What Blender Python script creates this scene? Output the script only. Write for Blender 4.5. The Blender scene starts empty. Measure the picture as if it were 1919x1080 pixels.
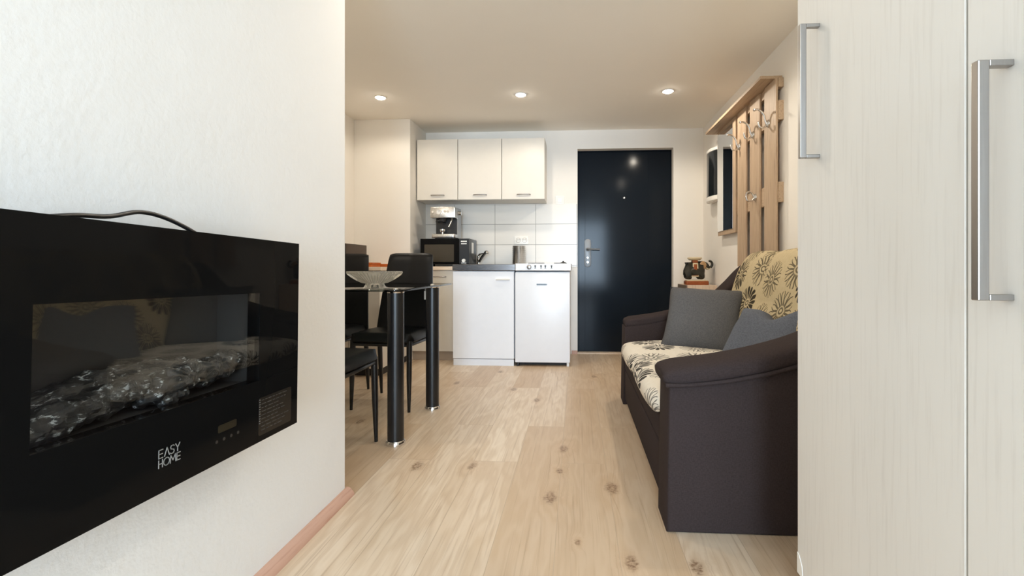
import bpy, bmesh, math, random
from mathutils import Vector, Matrix, Euler
random.seed(4)
SC = bpy.context.scene
COL = SC.collection
PI = math.pi
R = math.radians

# ------------------------------------------------------------------ camera
cam_d = bpy.data.cameras.new('camera')
cam = bpy.data.objects.new('camera', cam_d)
COL.objects.link(cam)
cam.location = (0, 0, 0.86)
cam.rotation_euler = (R(90), 0, R(3.5))
cam_d.sensor_fit = 'HORIZONTAL'
cam_d.sensor_width = 36
cam_d.lens = 900 / 1919 * 36
cam_d.shift_x = -0.0341
cam_d.shift_y = -0.0208
cam_d.clip_start = 0.02
SC.camera = cam

# ------------------------------------------------------------------ light and exposure
SC.view_settings.view_transform = 'Standard'
SC.view_settings.look = 'None'
SC.view_settings.gamma = 1
SC.view_settings.use_curve_mapping = False
SC.view_settings.exposure = 0.22
SC.cycles.max_bounces = 10
SC.cycles.diffuse_bounces = 6
SC.cycles.glossy_bounces = 5
SC.cycles.transmission_bounces = 8
SC.cycles.transparent_max_bounces = 12
SC.cycles.caustics_reflective = False
SC.cycles.caustics_refractive = False
SC.cycles.sample_clamp_indirect = 6
SC.cycles.use_denoising = True

DAY_W = 112       # daylight through the tall window in the rear wall
ROOF_W = 5.4       # daylight through the roof window behind the camera
LAMP_W = 15       # each ceiling downlight
WORLD = 1.0

w = bpy.data.worlds.new('sky')
SC.world = w
w.use_nodes = True
wb = w.node_tree.nodes['Background']
wb.inputs[0].default_value = (0.80, 0.90, 1.0, 1)
wb.inputs[1].default_value = WORLD


def area_light(name, loc, rot, sx, sy, power, col, spread=180):
    d = bpy.data.lights.new(name, 'AREA')
    d.shape = 'RECTANGLE'
    d.size, d.size_y = sx, sy
    d.energy = power
    d.color = col
    d.spread = R(spread)
    o = bpy.data.objects.new(name, d)
    o.location, o.rotation_euler = loc, rot
    COL.objects.link(o)
    return o


# sky light entering by the tall window in the rear wall
area_light('window_daylight', (0.30, -3.98, 1.25), (R(90), 0, R(0)), 1.55, 1.7, DAY_W, (0.63, 0.81, 1.0), 120)
# and by the roof window over the space behind the camera
area_light('roof_daylight', (0.35, -.95, 2.20), (R(14), 0, 0), 1.0, 1.0, ROOF_W, (0.68, 0.85, 1.0), 160)


# ------------------------------------------------------------------ helpers
def tag(o, label=None, cat=None, group=None, kind=None):
    if label: o['label'] = label
    if cat: o['category'] = cat
    if group: o['group'] = group
    if kind: o['kind'] = kind
    return o


def thing(name, label, cat, loc=(0, 0, 0), group=None):
    o = bpy.data.objects.new(name, None)
    o.empty_display_size = 0.1
    o.location = loc
    COL.objects.link(o)
    return tag(o, label, cat, group)


def worldloc(p):
    v = Vector((0, 0, 0))
    while p is not None:
        v += p.location
        p = p.parent
    return v


def obj(name, bm, mat, parent=None, smooth=None, label=None):
    """link one mesh; vertices are given in place, and moved into the parent's space here"""
    bmesh.ops.recalc_face_normals(bm, faces=bm.faces)
    if parent is not None:
        bmesh.ops.translate(bm, vec=-worldloc(parent), verts=bm.verts)
    me = bpy.data.meshes.new(name)
    bm.to_mesh(me)
    bm.free()
    o = bpy.data.objects.new(name, me)
    COL.objects.link(o)
    if parent is not None:
        o.parent = parent
    for m in (mat if isinstance(mat, (list, tuple)) else [mat]):
        me.materials.append(m)
    if smooth is not None:
        for p in me.polygons:
            p.use_smooth = True
        me.set_sharp_from_angle(angle=R(smooth))
    if label: o['label'] = label
    return o


def BM():
    return bmesh.new()


def box(bm, x0, x1, y0, y1, z0, z1, bev=0, seg=2, mat=0):
    g = bmesh.ops.create_cube(bm, size=1)
    vs = g['verts']
    for v in vs:
        v.co = Vector((x0 + (v.co.x + .5) * (x1 - x0), y0 + (v.co.y + .5) * (y1 - y0), z0 + (v.co.z + .5) * (z1 - z0)))
    fs = list({f for v in vs for f in v.link_faces})
    for f in fs: f.material_index = mat
    if bev > 0:
        es = list({e for v in vs for e in v.link_edges})
        r = bmesh.ops.bevel(bm, geom=es, offset=bev, segments=seg, affect='EDGES', profile=0.5)
        for f in r['faces']: f.material_index = mat
    return bm


def frame_basis(d):
    d = d.normalized()
    up = Vector((0, 0, 1)) if abs(d.z) < .95 else Vector((1, 0, 0))
    a = d.cross(up).normalized()
    return a, d.cross(a).normalized()


def tube(bm, pts, rad, seg=12, cap=True, mat=0):
    pts = [Vector(p) for p in pts]
    n = len(pts)
    rads = rad if isinstance(rad, (list, tuple)) else [rad] * n
    rings = []
    a_prev = None
    for i, p in enumerate(pts):
        d = (pts[min(i + 1, n - 1)] - pts[max(i - 1, 0)]).normalized()
        if a_prev is None:
            a, b = frame_basis(d)
        else:
            a = (a_prev - d * a_prev.dot(d)).normalized()
            b = d.cross(a).normalized()
        a_prev = a
        rings.append([bm.verts.new(p + rads[i] * (a * math.cos(2 * PI * k / seg) + b * math.sin(2 * PI * k / seg))) for k in range(seg)])
    fs = []
    for i in range(n - 1):
        for k in range(seg):
            fs.append(bm.faces.new((rings[i][k], rings[i][(k + 1) % seg], rings[i + 1][(k + 1) % seg], rings[i + 1][k])))
    if cap:
        fs.append(bm.faces.new(rings[0][::-1]))
        fs.append(bm.faces.new(rings[-1]))
    for f in fs: f.material_index = mat
    return bm


def smooth_path(pts, n=8):
    pts = [Vector(p) for p in pts]
    out = []
    for i in range(len(pts) - 1):
        p0, p1, p2, p3 = pts[max(i - 1, 0)], pts[i], pts[i + 1], pts[min(i + 2, len(pts) - 1)]
        for k in range(n):
            t = k / n
            out.append(0.5 * ((2 * p1) + (p2 - p0) * t + (2 * p0 - 5 * p1 + 4 * p2 - p3) * t * t + (3 * p1 - p0 - 3 * p2 + p3) * t ** 3))
    out.append(pts[-1])
    return out


def lathe(bm, prof, c, seg=32, axis='Z', mat=0, rib=None):
    """prof: (radius, height) pairs; a radius of 0 closes the end"""
    c = Vector(c)
    def P(r, h, t):
        u, v = r * math.cos(t), r * math.sin(t)
        if axis == 'Z': return c + Vector((u, v, h))
        if axis == 'X': return c + Vector((h, u, v))
        return c + Vector((u, h, v))
    rings = []
    for j, (r, h) in enumerate(prof):
        if r <= 1e-6:
            rings.append([bm.verts.new(P(0, h, 0))])
        else:
            rings.append([bm.verts.new(P(r * (1 + (rib(j, 2 * PI * k / seg) if rib else 0)), h, 2 * PI * k / seg)) for k in range(seg)])
    for a, b in zip(rings, rings[1:]):
        for k in range(seg):
            k2 = (k + 1) % seg
            if len(a) == 1 and len(b) == 1: continue
            if len(a) == 1: f = bm.faces.new((a[0], b[k2], b[k]))
            elif len(b) == 1: f = bm.faces.new((a[k], a[k2], b[0]))
            else: f = bm.faces.new((a[k], a[k2], b[k2], b[k]))
            f.material_index = mat
    return bm


def prism(bm, pts, axis, a0, a1, bev=0, seg=2, mat=0):
    """extrude a closed 2D outline along an axis (Y: outline in x,z; Z: x,y; X: y,z)"""
    def P(p, a):
        if axis == 'Y': return (p[0], a, p[1])
        if axis == 'Z': return (p[0], p[1], a)
        return (a, p[0], p[1])
    A = [bm.verts.new(P(p, a0)) for p in pts]
    B = [bm.verts.new(P(p, a1)) for p in pts]
    n = len(pts)
    fs = [bm.faces.new(A), bm.faces.new(B[::-1])]
    for i in range(n):
        fs.append(bm.faces.new((A[i], B[i], B[(i + 1) % n], A[(i + 1) % n])))
    for f in fs: f.material_index = mat
    if bev > 0:
        es = [e for f in fs[:2] for e in f.edges]
        bmesh.ops.recalc_face_normals(bm, faces=fs)
        bmesh.ops.bevel(bm, geom=es, offset=bev, segments=seg, affect='EDGES', profile=.5)
    return bm


def rounded_rect(x0, x1, y0, y1, r, n=5):
    pts = []
    for cx_, cy_, a0 in ((x1 - r, y1 - r, 0), (x0 + r, y1 - r, 90), (x0 + r, y0 + r, 180), (x1 - r, y0 + r, 270)):
        for k in range(n + 1):
            t = R(a0 + 90 * k / n)
            pts.append((cx_ + r * math.cos(t), cy_ + r * math.sin(t)))
    return pts


def bar2(bm, p, q, wd, th):
    """a flat stroke on a plane of constant x, from p to q (3D), width wd, thickness th toward +x"""
    p, q = Vector(p), Vector(q)
    d = (q - p).normalized()
    n = Vector((0, -d.z, d.y)) * wd / 2
    e = d * wd / 2 * .8
    c = [p - e + n, p - e - n, q + e - n, q + e + n]
    A = [bm.verts.new(v) for v in c]
    B = [bm.verts.new(v + Vector((th, 0, 0))) for v in c]
    bm.faces.new(A)
    bm.faces.new(B[::-1])
    for i in range(4):
        bm.faces.new((A[i], A[(i + 1) % 4], B[(i + 1) % 4], B[i]))


# ------------------------------------------------------------------ materials
def srgb(r, g, b):
    f = lambda c: c / 12.92 if c <= .04045 else ((c + .055) / 1.055) ** 2.4
    return (f(r / 255), f(g / 255), f(b / 255), 1)


class NT:
    def __init__(s, name):
        s.m = bpy.data.materials.new(name)
        s.m.use_nodes = True
        s.t = s.m.node_tree
        s.b = s.t.nodes['Principled BSDF']
        s.out = s.t.nodes['Material Output']
    def n(s, typ, **kw):
        nd = s.t.nodes.new(typ)
        for k, v in kw.items():
            if k.startswith('i_'):
                key = k[2:]
                nd.inputs[int(key) if key.isdigit() else key.replace('_', ' ')].default_value = v
            else:
                setattr(nd, k, v)
        return nd
    def l(s, a, b):
        s.t.links.new(a, b)
    def math(s, op, a, b=None, c=None, clamp=False):
        nd = s.t.nodes.new('ShaderNodeMath')
        nd.operation = op
        nd.use_clamp = clamp
        for i, v in enumerate((a, b, c)):
            if v is None: continue
            if isinstance(v, (int, float)): nd.inputs[i].default_value = v
            else: s.l(v, nd.inputs[i])
        return nd.outputs[0]
    def sstep(s, x, e0, e1):
        nd = s.t.nodes.new('ShaderNodeMapRange')
        nd.interpolation_type = 'SMOOTHSTEP'
        s.l(x, nd.inputs[0])
        nd.inputs[1].default_value, nd.inputs[2].default_value = e0, e1
        return nd.outputs[0]
    def mix(s, fac, a, b):
        nd = s.t.nodes.new('ShaderNodeMix')
        nd.data_type = 'RGBA'
        for sock, v in ((nd.inputs[0], fac), (nd.inputs[6], a), (nd.inputs[7], b)):
            if isinstance(v, (int, float)): sock.default_value = v
            elif isinstance(v, tuple): sock.default_value = v
            else: s.l(v, sock)
        return nd.outputs[2]
    def noise(s, vec, scale, detail=3, rough=.5, dim='3D', wv=None):
        nd = s.n('ShaderNodeTexNoise', noise_dimensions=dim)
        nd.inputs['Scale'].default_value = scale
        nd.inputs['Detail'].default_value = detail
        nd.inputs['Roughness'].default_value = rough
        if vec is not None: s.l(vec, nd.inputs['Vector'])
        if wv is not None: s.l(wv, nd.inputs['W'])
        return nd.outputs[0]
    def mapping(s, vec, scale=(1, 1, 1), rot=(0, 0, 0), loc=(0, 0, 0)):
        nd = s.n('ShaderNodeMapping')
        s.l(vec, nd.inputs[0])
        nd.inputs['Scale'].default_value = scale
        nd.inputs['Rotation'].default_value = rot
        nd.inputs['Location'].default_value = loc
        return nd.outputs[0]
    def objco(s):
        return s.n('ShaderNodeTexCoord').outputs['Object']
    def geo(s):
        return s.n('ShaderNodeNewGeometry').outputs['Position']
    def bump(s, h, strength, dist=.01):
        nd = s.n('ShaderNodeBump')
        nd.inputs['Strength'].default_value = strength
        nd.inputs['Distance'].default_value = dist
        s.l(h, nd.inputs['Height'])
        s.l(nd.outputs[0], s.b.inputs['Normal'])


def plain(name, col, rough=.5, metal=0, noise=0, nscale=20, coat=0, spec=None, bumpv=0, bscale=200):
    N = NT(name)
    N.b.inputs['Roughness'].default_value = rough
    N.b.inputs['Metallic'].default_value = metal
    if spec is not None: N.b.inputs['Specular IOR Level'].default_value = spec
    if coat: N.b.inputs['Coat Weight'].default_value = coat
    co = N.objco()
    nz = N.noise(co, nscale, 3)
    k = max(noise, .02)
    lo = tuple(c * (1 - k) for c in col[:3]) + (1,)
    hi = tuple(min(1, c * (1 + k)) for c in col[:3]) + (1,)
    N.l(N.mix(nz, lo, hi), N.b.inputs['Base Color'])
    if bumpv:
        N.bump(N.noise(co, bscale, 4), bumpv, .002)
    return N.m


def mat_plaster(name, col, bump=.25):
    N = NT(name)
    co = N.geo()
    N.b.inputs['Roughness'].default_value = .85
    N.b.inputs['Specular IOR Level'].default_value = .2
    a = N.noise(co, 3.0, 4)
    lo = tuple(c * .965 for c in col[:3]) + (1,)
    N.l(N.mix(a, lo, col), N.b.inputs['Base Color'])
    h = N.math('ADD', N.noise(co, 60, 5, .6), N.math('MULTIPLY', N.noise(co, 9, 3), 1.6))
    N.bump(h, bump, .004)
    return N.m


def mat_floor():
    N = NT('oak laminate')
    co = N.geo()
    sx = N.n('ShaderNodeSeparateXYZ'); N.l(co, sx.inputs[0])
    x, y = sx.outputs[0], sx.outputs[1]
    cb = N.n('ShaderNodeCombineXYZ')
    N.l(y, cb.inputs[0]); N.l(N.math('ADD', x, .065), cb.inputs[1])
    br = N.n('ShaderNodeTexBrick', offset=.37, offset_frequency=2)
    N.l(cb.outputs[0], br.inputs['Vector'])
    br.inputs['Color1'].default_value = (0, 0, 0, 1)
    br.inputs['Color2'].default_value = (1, 1, 1, 1)
    br.inputs['Mortar'].default_value = (.5, .5, .5, 1)
    br.inputs['Scale'].default_value = 1
    br.inputs['Mortar Size'].default_value = .0012
    br.inputs['Mortar Smooth'].default_value = .3
    br.inputs['Brick Width'].default_value = 1.29
    br.inputs['Row Height'].default_value = .193
    bw = N.n('ShaderNodeRGBToBW'); N.l(br.outputs['Color'], bw.inputs[0])
    pid = bw.outputs[0]
    wv = N.math('MULTIPLY', pid, 37.0)
    # knots: distance field of the marks on the boards
    knots = [(-0.686, 2.031, 1.0), (-0.448, 2.046, .7), (-0.06, 2.264, .9), (-0.07, 2.02, .55), (-0.097, 1.785, 1.05),
             (0.138, 1.877, 1.1), (0.16, 1.405, .8), (0.344, 1.396, .8), (-0.254, 3.086, .9), (-0.437, 3.345, .9),
             (-0.882, 3.503, 1.0), (0.137, 3.773, .8), (0.003, 1.5, .35), (-0.62, 3.9, .9), (-1.2, 2.6, .9)]
    total = None
    bend = None
    warp = N.math('MULTIPLY', N.math('SUBTRACT', N.noise(co, 34, 4, .65), .5), .034)
    for kx, ky, s in knots:
        dx = N.math('ADD', N.math('SUBTRACT', x, kx), warp)
        dy = N.math('MULTIPLY', N.math('SUBTRACT', y, ky), .48)
        d2 = N.math('ADD', N.math('MULTIPLY', dx, dx), N.math('MULTIPLY', dy, dy))
        g = N.math('EXPONENT', N.math('MULTIPLY', d2, -1 / (2 * (.0150 * s) ** 2)))
        g2 = N.math('MULTIPLY', N.math('EXPONENT', N.math('MULTIPLY', d2, -1 / (2 * (.045 * s) ** 2))), .5)
        total = g if total is None else N.math('MAXIMUM', total, g)
        bend = g2 if bend is None else N.math('ADD', bend, g2)
    # fine grain and cathedral bands, both running along the boards, bending round the knots
    cg = N.n('ShaderNodeCombineXYZ')
    N.l(N.math('ADD', x, N.math('MULTIPLY', bend, .05)), cg.inputs[0])
    N.l(N.math('MULTIPLY', y, .018), cg.inputs[1])
    fine = N.noise(cg.outputs[0], 120, 5, .6, '4D', wv)
    cg2 = N.n('ShaderNodeCombineXYZ')
    N.l(x, cg2.inputs[0]); N.l(N.math('MULTIPLY', y, .16), cg2.inputs[1])
    broad = N.noise(cg2.outputs[0], 9, 3, .55, '4D', wv)
    bands = N.math('SINE', N.math('ADD', N.math('MULTIPLY', broad, 46), N.math('MULTIPLY', bend, 14)))
    bands = N.math('MULTIPLY', N.math('ADD', bands, 1), .5)
    c = N.mix(pid, srgb(205, 180, 152), srgb(234, 218, 197))
    c = N.mix(N.math('MULTIPLY', N.sstep(broad, .35, .75), .45), c, srgb(204, 178, 146))
    c = N.mix(N.math('MULTIPLY', bands, .32), c, srgb(188, 158, 124))
    c = N.mix(N.math('MULTIPLY', N.sstep(fine, .5, .74), .55), c, srgb(164, 134, 104))
    c = N.mix(N.math('MULTIPLY', N.math('MINIMUM', bend, 1), .45), c, srgb(190, 152, 112))
    smudge = N.math('MULTIPLY', N.sstep(total, .05, .75), N.math('ADD', .25, N.math('MULTIPLY', N.sstep(N.noise(co, 95, 4, .7), .38, .62), .75)))
    c = N.mix(N.math('MULTIPLY', smudge, N.math('SUBTRACT', .95, N.math('MULTIPLY', N.sstep(total, .82, 1), .35))), c, srgb(120, 88, 62))
    c = N.mix(N.math('MULTIPLY', br.outputs['Fac'], .30), c, srgb(120, 92, 66))
    N.l(c, N.b.inputs['Base Color'])
    N.b.inputs['Roughness'].default_value = .36
    N.b.inputs['Specular IOR Level'].default_value = .35
    h = N.math('SUBTRACT', N.math('MULTIPLY', fine, .25), br.outputs['Fac'])
    N.bump(h, .12, .002)
    return N.m


def mat_wood(name, c1, c2, c3, axis='Z', rough=.5, scale=1.0):
    N = NT(name)
    co = N.objco()
    sc = {'Z': (1, 1, .05), 'Y': (1, .05, 1), 'X': (.05, 1, 1)}[axis]
    m = N.mapping(co, sc)
    f = N.noise(m, 110 * scale, 4, .6)
    b = N.noise(m, 22 * scale, 3, .5)
    c = N.mix(b, c1, c2)
    c = N.mix(N.math('MULTIPLY', N.sstep(f, .48, .72), .6), c, c3)
    N.l(c, N.b.inputs['Base Color'])
    N.b.inputs['Roughness'].default_value = rough
    return N.m


def mat_tiles():
    N = NT('grey wall tiles')
    co = N.geo()
    sx = N.n('ShaderNodeSeparateXYZ'); N.l(co, sx.inputs[0])
    cb = N.n('ShaderNodeCombineXYZ')
    N.l(N.math('ADD', sx.outputs[0], .806 + .405 * 4), cb.inputs[0])
    N.l(N.math('ADD', sx.outputs[2], -1.078 + .204 * 8), cb.inputs[1])
    br = N.n('ShaderNodeTexBrick', offset=0, offset_frequency=1)
    N.l(cb.outputs[0], br.inputs['Vector'])
    br.inputs['Color1'].default_value = srgb(228, 223, 214)
    br.inputs['Color2'].default_value = srgb(236, 231, 222)
    br.inputs['Mortar'].default_value = srgb(150, 144, 136)
    br.inputs['Scale'].default_value = 1
    br.inputs['Mortar Size'].default_value = .0024
    br.inputs['Mortar Smooth'].default_value = .1
    br.inputs['Brick Width'].default_value = .405
    br.inputs['Row Height'].default_value = .204
    st = N.noise(N.mapping(co, (1.2, 1, 6)), 4, 4)
    c = N.mix(N.math('MULTIPLY', st, .22), br.outputs['Color'], srgb(190, 185, 177))
    N.l(c, N.b.inputs['Base Color'])
    N.b.inputs['Roughness'].default_value = .28
    N.bump(N.math('SUBTRACT', 1, br.outputs['Fac']), .4, .003)
    return N.m


def mat_flower(name, base, base2, ink, cell=.20, rad=.092):
    """woven upholstery with scattered daisies: some filled, some only outlined"""
    N = NT(name)
    uv = N.n('ShaderNodeTexCoord').outputs['UV']
    w1 = N.n('ShaderNodeTexNoise', noise_dimensions='2D')
    w1.inputs['Scale'].default_value = 14
    N.l(uv, w1.inputs['Vector'])
    off = N.n('ShaderNodeVectorMath', operation='MULTIPLY_ADD')
    N.l(w1.outputs['Color'], off.inputs[0])
    off.inputs[1].default_value = (.018, .018, 0)
    N.l(uv, off.inputs[2])
    scl = N.n('ShaderNodeVectorMath', operation='SCALE')
    N.l(off.outputs[0], scl.inputs[0])
    scl.inputs['Scale'].default_value = 1 / cell
    vo = N.n('ShaderNodeTexVoronoi', voronoi_dimensions='2D', feature='F1')
    vo.inputs['Scale'].default_value = 1
    vo.inputs['Randomness'].default_value = .55
    N.l(scl.outputs[0], vo.inputs['Vector'])
    df = N.n('ShaderNodeVectorMath', operation='SUBTRACT')
    N.l(scl.outputs[0], df.inputs[0]); N.l(vo.outputs['Position'], df.inputs[1])
    sp = N.n('ShaderNodeSeparateXYZ'); N.l(df.outputs[0], sp.inputs[0])
    ln = N.n('ShaderNodeVectorMath', operation='LENGTH'); N.l(df.outputs[0], ln.inputs[0])
    r = N.math('DIVIDE', ln.outputs['Value'], rad / cell)                    # 0 centre .. 1 petal tip
    ang = N.math('ARCTAN2', sp.outputs[1], sp.outputs[0])
    cs = N.n('ShaderNodeSeparateColor'); N.l(vo.outputs['Color'], cs.inputs[0])
    rnd, rnd2 = cs.outputs[0], cs.outputs[1]
    t = N.math('FRACT', N.math('ADD', N.math('MULTIPLY', ang, 15 / (2 * PI)), N.math('MULTIPLY', rnd2, 3)))
    t = N.math('MULTIPLY', N.math('ABSOLUTE', N.math('SUBTRACT', t, .5)), 2)   # 0 on a petal's midline .. 1 between
    inside = N.math('MULTIPLY', N.sstep(r, .26, .32), N.math('SUBTRACT', 1, N.sstep(r, .96, 1.0)))
    prof = N.math('SINE', N.math('MULTIPLY', N.math('SUBTRACT', r, .2), PI / .82))
    prof = N.math('POWER', N.math('MAXIMUM', prof, .0001), .55)
    wid = N.math('MULTIPLY', prof, .80)
    e = N.math('SUBTRACT', wid, t)
    filled = N.math('MULTIPLY', N.sstep(e, -.06, .06), inside)
    eabs = N.math('MULTIPLY', N.math('ABSOLUTE', e), r)
    line = N.math('MULTIPLY', N.math('SUBTRACT', 1, N.sstep(eabs, .08, .19)), inside)
    eye = N.math('SUBTRACT', 1, N.sstep(N.math('ABSOLUTE', N.math('SUBTRACT', r, .15)), .03, .07))
    sel = N.math('GREATER_THAN', rnd, .36)
    # filled daisies carry their black petals on one half only and fade to outlines on the other
    half = N.sstep(N.math('SINE', N.math('ADD', ang, N.math('MULTIPLY', rnd2, 6.28))), -.75, -.2)
    fl = N.math('ADD', N.math('MULTIPLY', filled, half), N.math('MULTIPLY', line, N.math('SUBTRACT', 1, half)))
    ink_f = N.math('ADD', N.math('MULTIPLY', fl, sel), N.math('MULTIPLY', N.math('MULTIPLY', line, .85), N.math('SUBTRACT', 1, sel)))
    ink_f = N.math('MAXIMUM', ink_f, N.math('MULTIPLY', eye, .8), clamp=True)
    weave = N.noise(uv, 420, 2)
    mott = N.noise(uv, 45, 4, .6)
    c = N.mix(mott, base, base2)
    c = N.mix(N.math('MULTIPLY', N.sstep(weave, .5, .7), .25), c, tuple(v * .6 for v in base2[:3]) + (1,))
    c = N.mix(N.math('MULTIPLY', ink_f, .93), c, ink)
    N.l(c, N.b.inputs['Base Color'])
    N.b.inputs['Roughness'].default_value = .95
    N.b.inputs['Specular IOR Level'].default_value = .1
    N.bump(N.math('SUBTRACT', weave, N.math('MULTIPLY', ink_f, .6)), .3, .003)
    return N.m


def mat_cloth(name, c1, c2, bump=.25, scale=520):
    N = NT(name)
    co = N.objco()
    a = N.noise(N.mapping(co, (1, 1, .3)), scale, 2)
    b = N.noise(N.mapping(co, (.3, 1, 1)), scale, 2)
    wv = N.math('MULTIPLY', N.math('ADD', a, b), .5)
    big = N.noise(co, 7, 4)
    c = N.mix(N.sstep(wv, .38, .62), c1, c2)
    c = N.mix(N.math('MULTIPLY', N.sstep(big, .45, .8), .25), c, c2)
    N.l(c, N.b.inputs['Base Color'])
    N.b.inputs['Roughness'].default_value = .95
    N.b.inputs['Specular IOR Level'].default_value = .12
    N.bump(wv, bump, .002)
    return N.m


def mat_glass(name, tint=(1, 1, 1, 1), rough=0, ior=1.5):
    """thin pane: fresnel reflection over a tinted see-through sheet"""
    N = NT(name)
    tr = N.n('ShaderNodeBsdfTransparent'); tr.inputs[0].default_value = tint
    gl = N.n('ShaderNodeBsdfGlossy'); gl.inputs['Roughness'].default_value = rough
    ge = N.n('ShaderNodeNewGeometry')
    dt = N.n('ShaderNodeVectorMath', operation='DOT_PRODUCT')
    N.l(ge.outputs['Normal'], dt.inputs[0]); N.l(ge.outputs['Incoming'], dt.inputs[1])
    f0 = ((ior - 1) / (ior + 1)) ** 2
    fac = N.math('MULTIPLY_ADD', N.math('POWER', N.math('SUBTRACT', 1, N.math('ABSOLUTE', dt.outputs['Value'])), 5), 1 - f0, f0)
    nz = N.noise(N.objco(), 3, 2)
    mx = N.n('ShaderNodeMixShader')
    N.l(N.math('ADD', fac, N.math('MULTIPLY', nz, .01), clamp=True), mx.inputs[0])
    N.l(tr.outputs[0], mx.inputs[1]); N.l(gl.outputs[0], mx.inputs[2])
    N.l(mx.outputs[0], N.out.inputs[0])
    return N.m


def mat_solid_glass(name, col, rough=.02):
    N = NT(name)
    N.b.inputs['Transmission Weight'].default_value = 1
    N.b.inputs['Roughness'].default_value = rough
    N.b.inputs['IOR'].default_value = 1.45
    nz = N.noise(N.objco(), 30, 2)
    N.l(N.mix(nz, col, tuple(min(1, c * 1.03) for c in col[:3]) + (1,)), N.b.inputs['Base Color'])
    df = N.n('ShaderNodeBsdfTranslucent'); df.inputs[0].default_value = col
    d2 = N.n('ShaderNodeBsdfDiffuse'); d2.inputs[0].default_value = col
    m1 = N.n('ShaderNodeMixShader'); N.l(df.outputs[0], m1.inputs[1]); N.l(d2.outputs[0], m1.inputs[2])
    mx = N.n('ShaderNodeMixShader'); mx.inputs[0].default_value = .16
    N.l(N.b.outputs[0], mx.inputs[1]); N.l(m1.outputs[0], mx.inputs[2]); N.l(mx.outputs[0], N.out.inputs[0])
    return N.m


def mat_brushed(name, col, rough=.3, axis='Z'):
    N = NT(name)
    sc = {'Z': (1, 1, .02), 'Y': (1, .02, 1), 'X': (.02, 1, 1)}[axis]
    f = N.noise(N.mapping(N.objco(), sc), 600, 3)
    N.b.inputs['Metallic'].default_value = 1
    N.l(N.mix(f, tuple(c * .85 for c in col[:3]) + (1,), col), N.b.inputs['Base Color'])
    N.l(N.math('ADD', N.math('MULTIPLY', f, .15), rough - .07), N.b.inputs['Roughness'])
    return N.m


def mat_emit(name, col, strength):
    N = NT(name)
    N.b.inputs['Base Color'].default_value = (.9, .9, .9, 1)
    N.b.inputs['Emission Color'].default_value = col
    N.b.inputs['Emission Strength'].default_value = strength
    return N.m


def mat_logs():
    N = NT('charred log with painted glints')
    co = N.objco()
    n1 = N.noise(N.mapping(co, (1, .22, 1)), 46, 5, .6)
    n2 = N.noise(co, 70, 3)
    glint = N.math('SUBTRACT', 1, N.math('MULTIPLY', N.math('ABSOLUTE', N.math('SUBTRACT', n1, .52)), 34), clamp=True)
    c = N.mix(n2, srgb(34, 34, 34), srgb(66, 66, 66))
    c = N.mix(N.math('MULTIPLY', glint, N.sstep(n2, .50, .66)), c, srgb(225, 230, 232))  # silvery highlight streaks painted into the log colour
    N.l(c, N.b.inputs['Base Color'])
    N.b.inputs['Roughness'].default_value = .4
    N.bump(n1, .8, .01)
    return N.m


M = {}
M['wall_near'] = mat_plaster('white plaster', srgb(234, 234, 233), .28)
M['wall'] = mat_plaster('cream plaster', srgb(240, 236, 229), .08)
M['ceil'] = mat_plaster('ceiling paint', srgb(248, 243, 234), .04)
M['floor'] = mat_floor()
M['base_red'] = mat_wood('red brown skirting', srgb(192, 150, 130), srgb(206, 168, 148), srgb(172, 128, 108), 'Y', .45)
M['tiles'] = mat_tiles()
M['lacquer'] = plain('cream lacquer', srgb(222, 216, 205), .38, noise=.01)
M['white'] = plain('white lacquer', srgb(238, 240, 244), .32, noise=.01)
M['white_plastic'] = plain('white plastic', srgb(240, 238, 232), .35, noise=.01)
M['dark_gap'] = plain('dark plinth', srgb(40, 36, 34), .7)
M['plinth'] = plain('taupe plinth', srgb(176, 160, 142), .5)
M['worktop'] = mat_wood('pale oak worktop', srgb(224, 204, 182), srgb(236, 218, 198), srgb(200, 176, 150), 'X', .45)
M['oak'] = mat_wood('sonoma oak', srgb(180, 154, 126), srgb(198, 174, 148), srgb(134, 108, 84), 'Z', .55)
M['oak_y'] = mat_wood('sonoma oak lengthwise', srgb(180, 154, 126), srgb(198, 174, 148), srgb(134, 108, 84), 'Y', .55)
M['oak_pale'] = mat_wood('pale sonoma oak', srgb(214, 190, 168), srgb(226, 206, 186), srgb(176, 150, 128), 'Z', .55)
M['orange_wood'] = mat_wood('orange varnished wood', srgb(176, 88, 34), srgb(196, 106, 46), srgb(134, 60, 20), 'X', .35)
M['wardrobe'] = mat_wood('whitewashed ash', srgb(226, 223, 217), srgb(229, 226, 221), srgb(217, 213, 207), 'Z', .5, 1.0)
M['steel'] = mat_brushed('brushed steel', (.62, .61, .59, 1), .28)
M['steel_sink'] = mat_brushed('sink steel', (.26, .25, .25, 1), .25, 'X')
M['handle'] = mat_brushed('satin nickel', (.41, .39, .37, 1), .34)
M['chrome'] = plain('chrome', (.80, .80, .80, 1), .07, 1)
M['black_plastic'] = plain('black plastic', srgb(22, 22, 23), .35)
M['black_gloss'] = plain('black glass', (.006, .006, .006, 1), .02, spec=.06)
M['black_metal'] = plain('black powder coat', srgb(18, 18, 19), .32, spec=.5)
M['leather'] = plain('black leatherette', srgb(9, 9, 10), .38, noise=.15, nscale=60, bumpv=.10, bscale=260, spec=.22)
M['door'] = plain('navy black door paint', srgb(27, 33, 40), .12, noise=.04, nscale=3, spec=.09)
M['door_hw'] = mat_brushed('dull grey ironmongery', (.24, .25, .26, 1), .48)
M['sofa'] = mat_cloth('dark brown microfibre', srgb(52, 44, 43), srgb(60, 51, 50), .06, 380)
M['flower'] = mat_flower('beige daisy upholstery', srgb(234, 229, 218), srgb(220, 211, 195), srgb(20, 19, 20))
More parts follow.
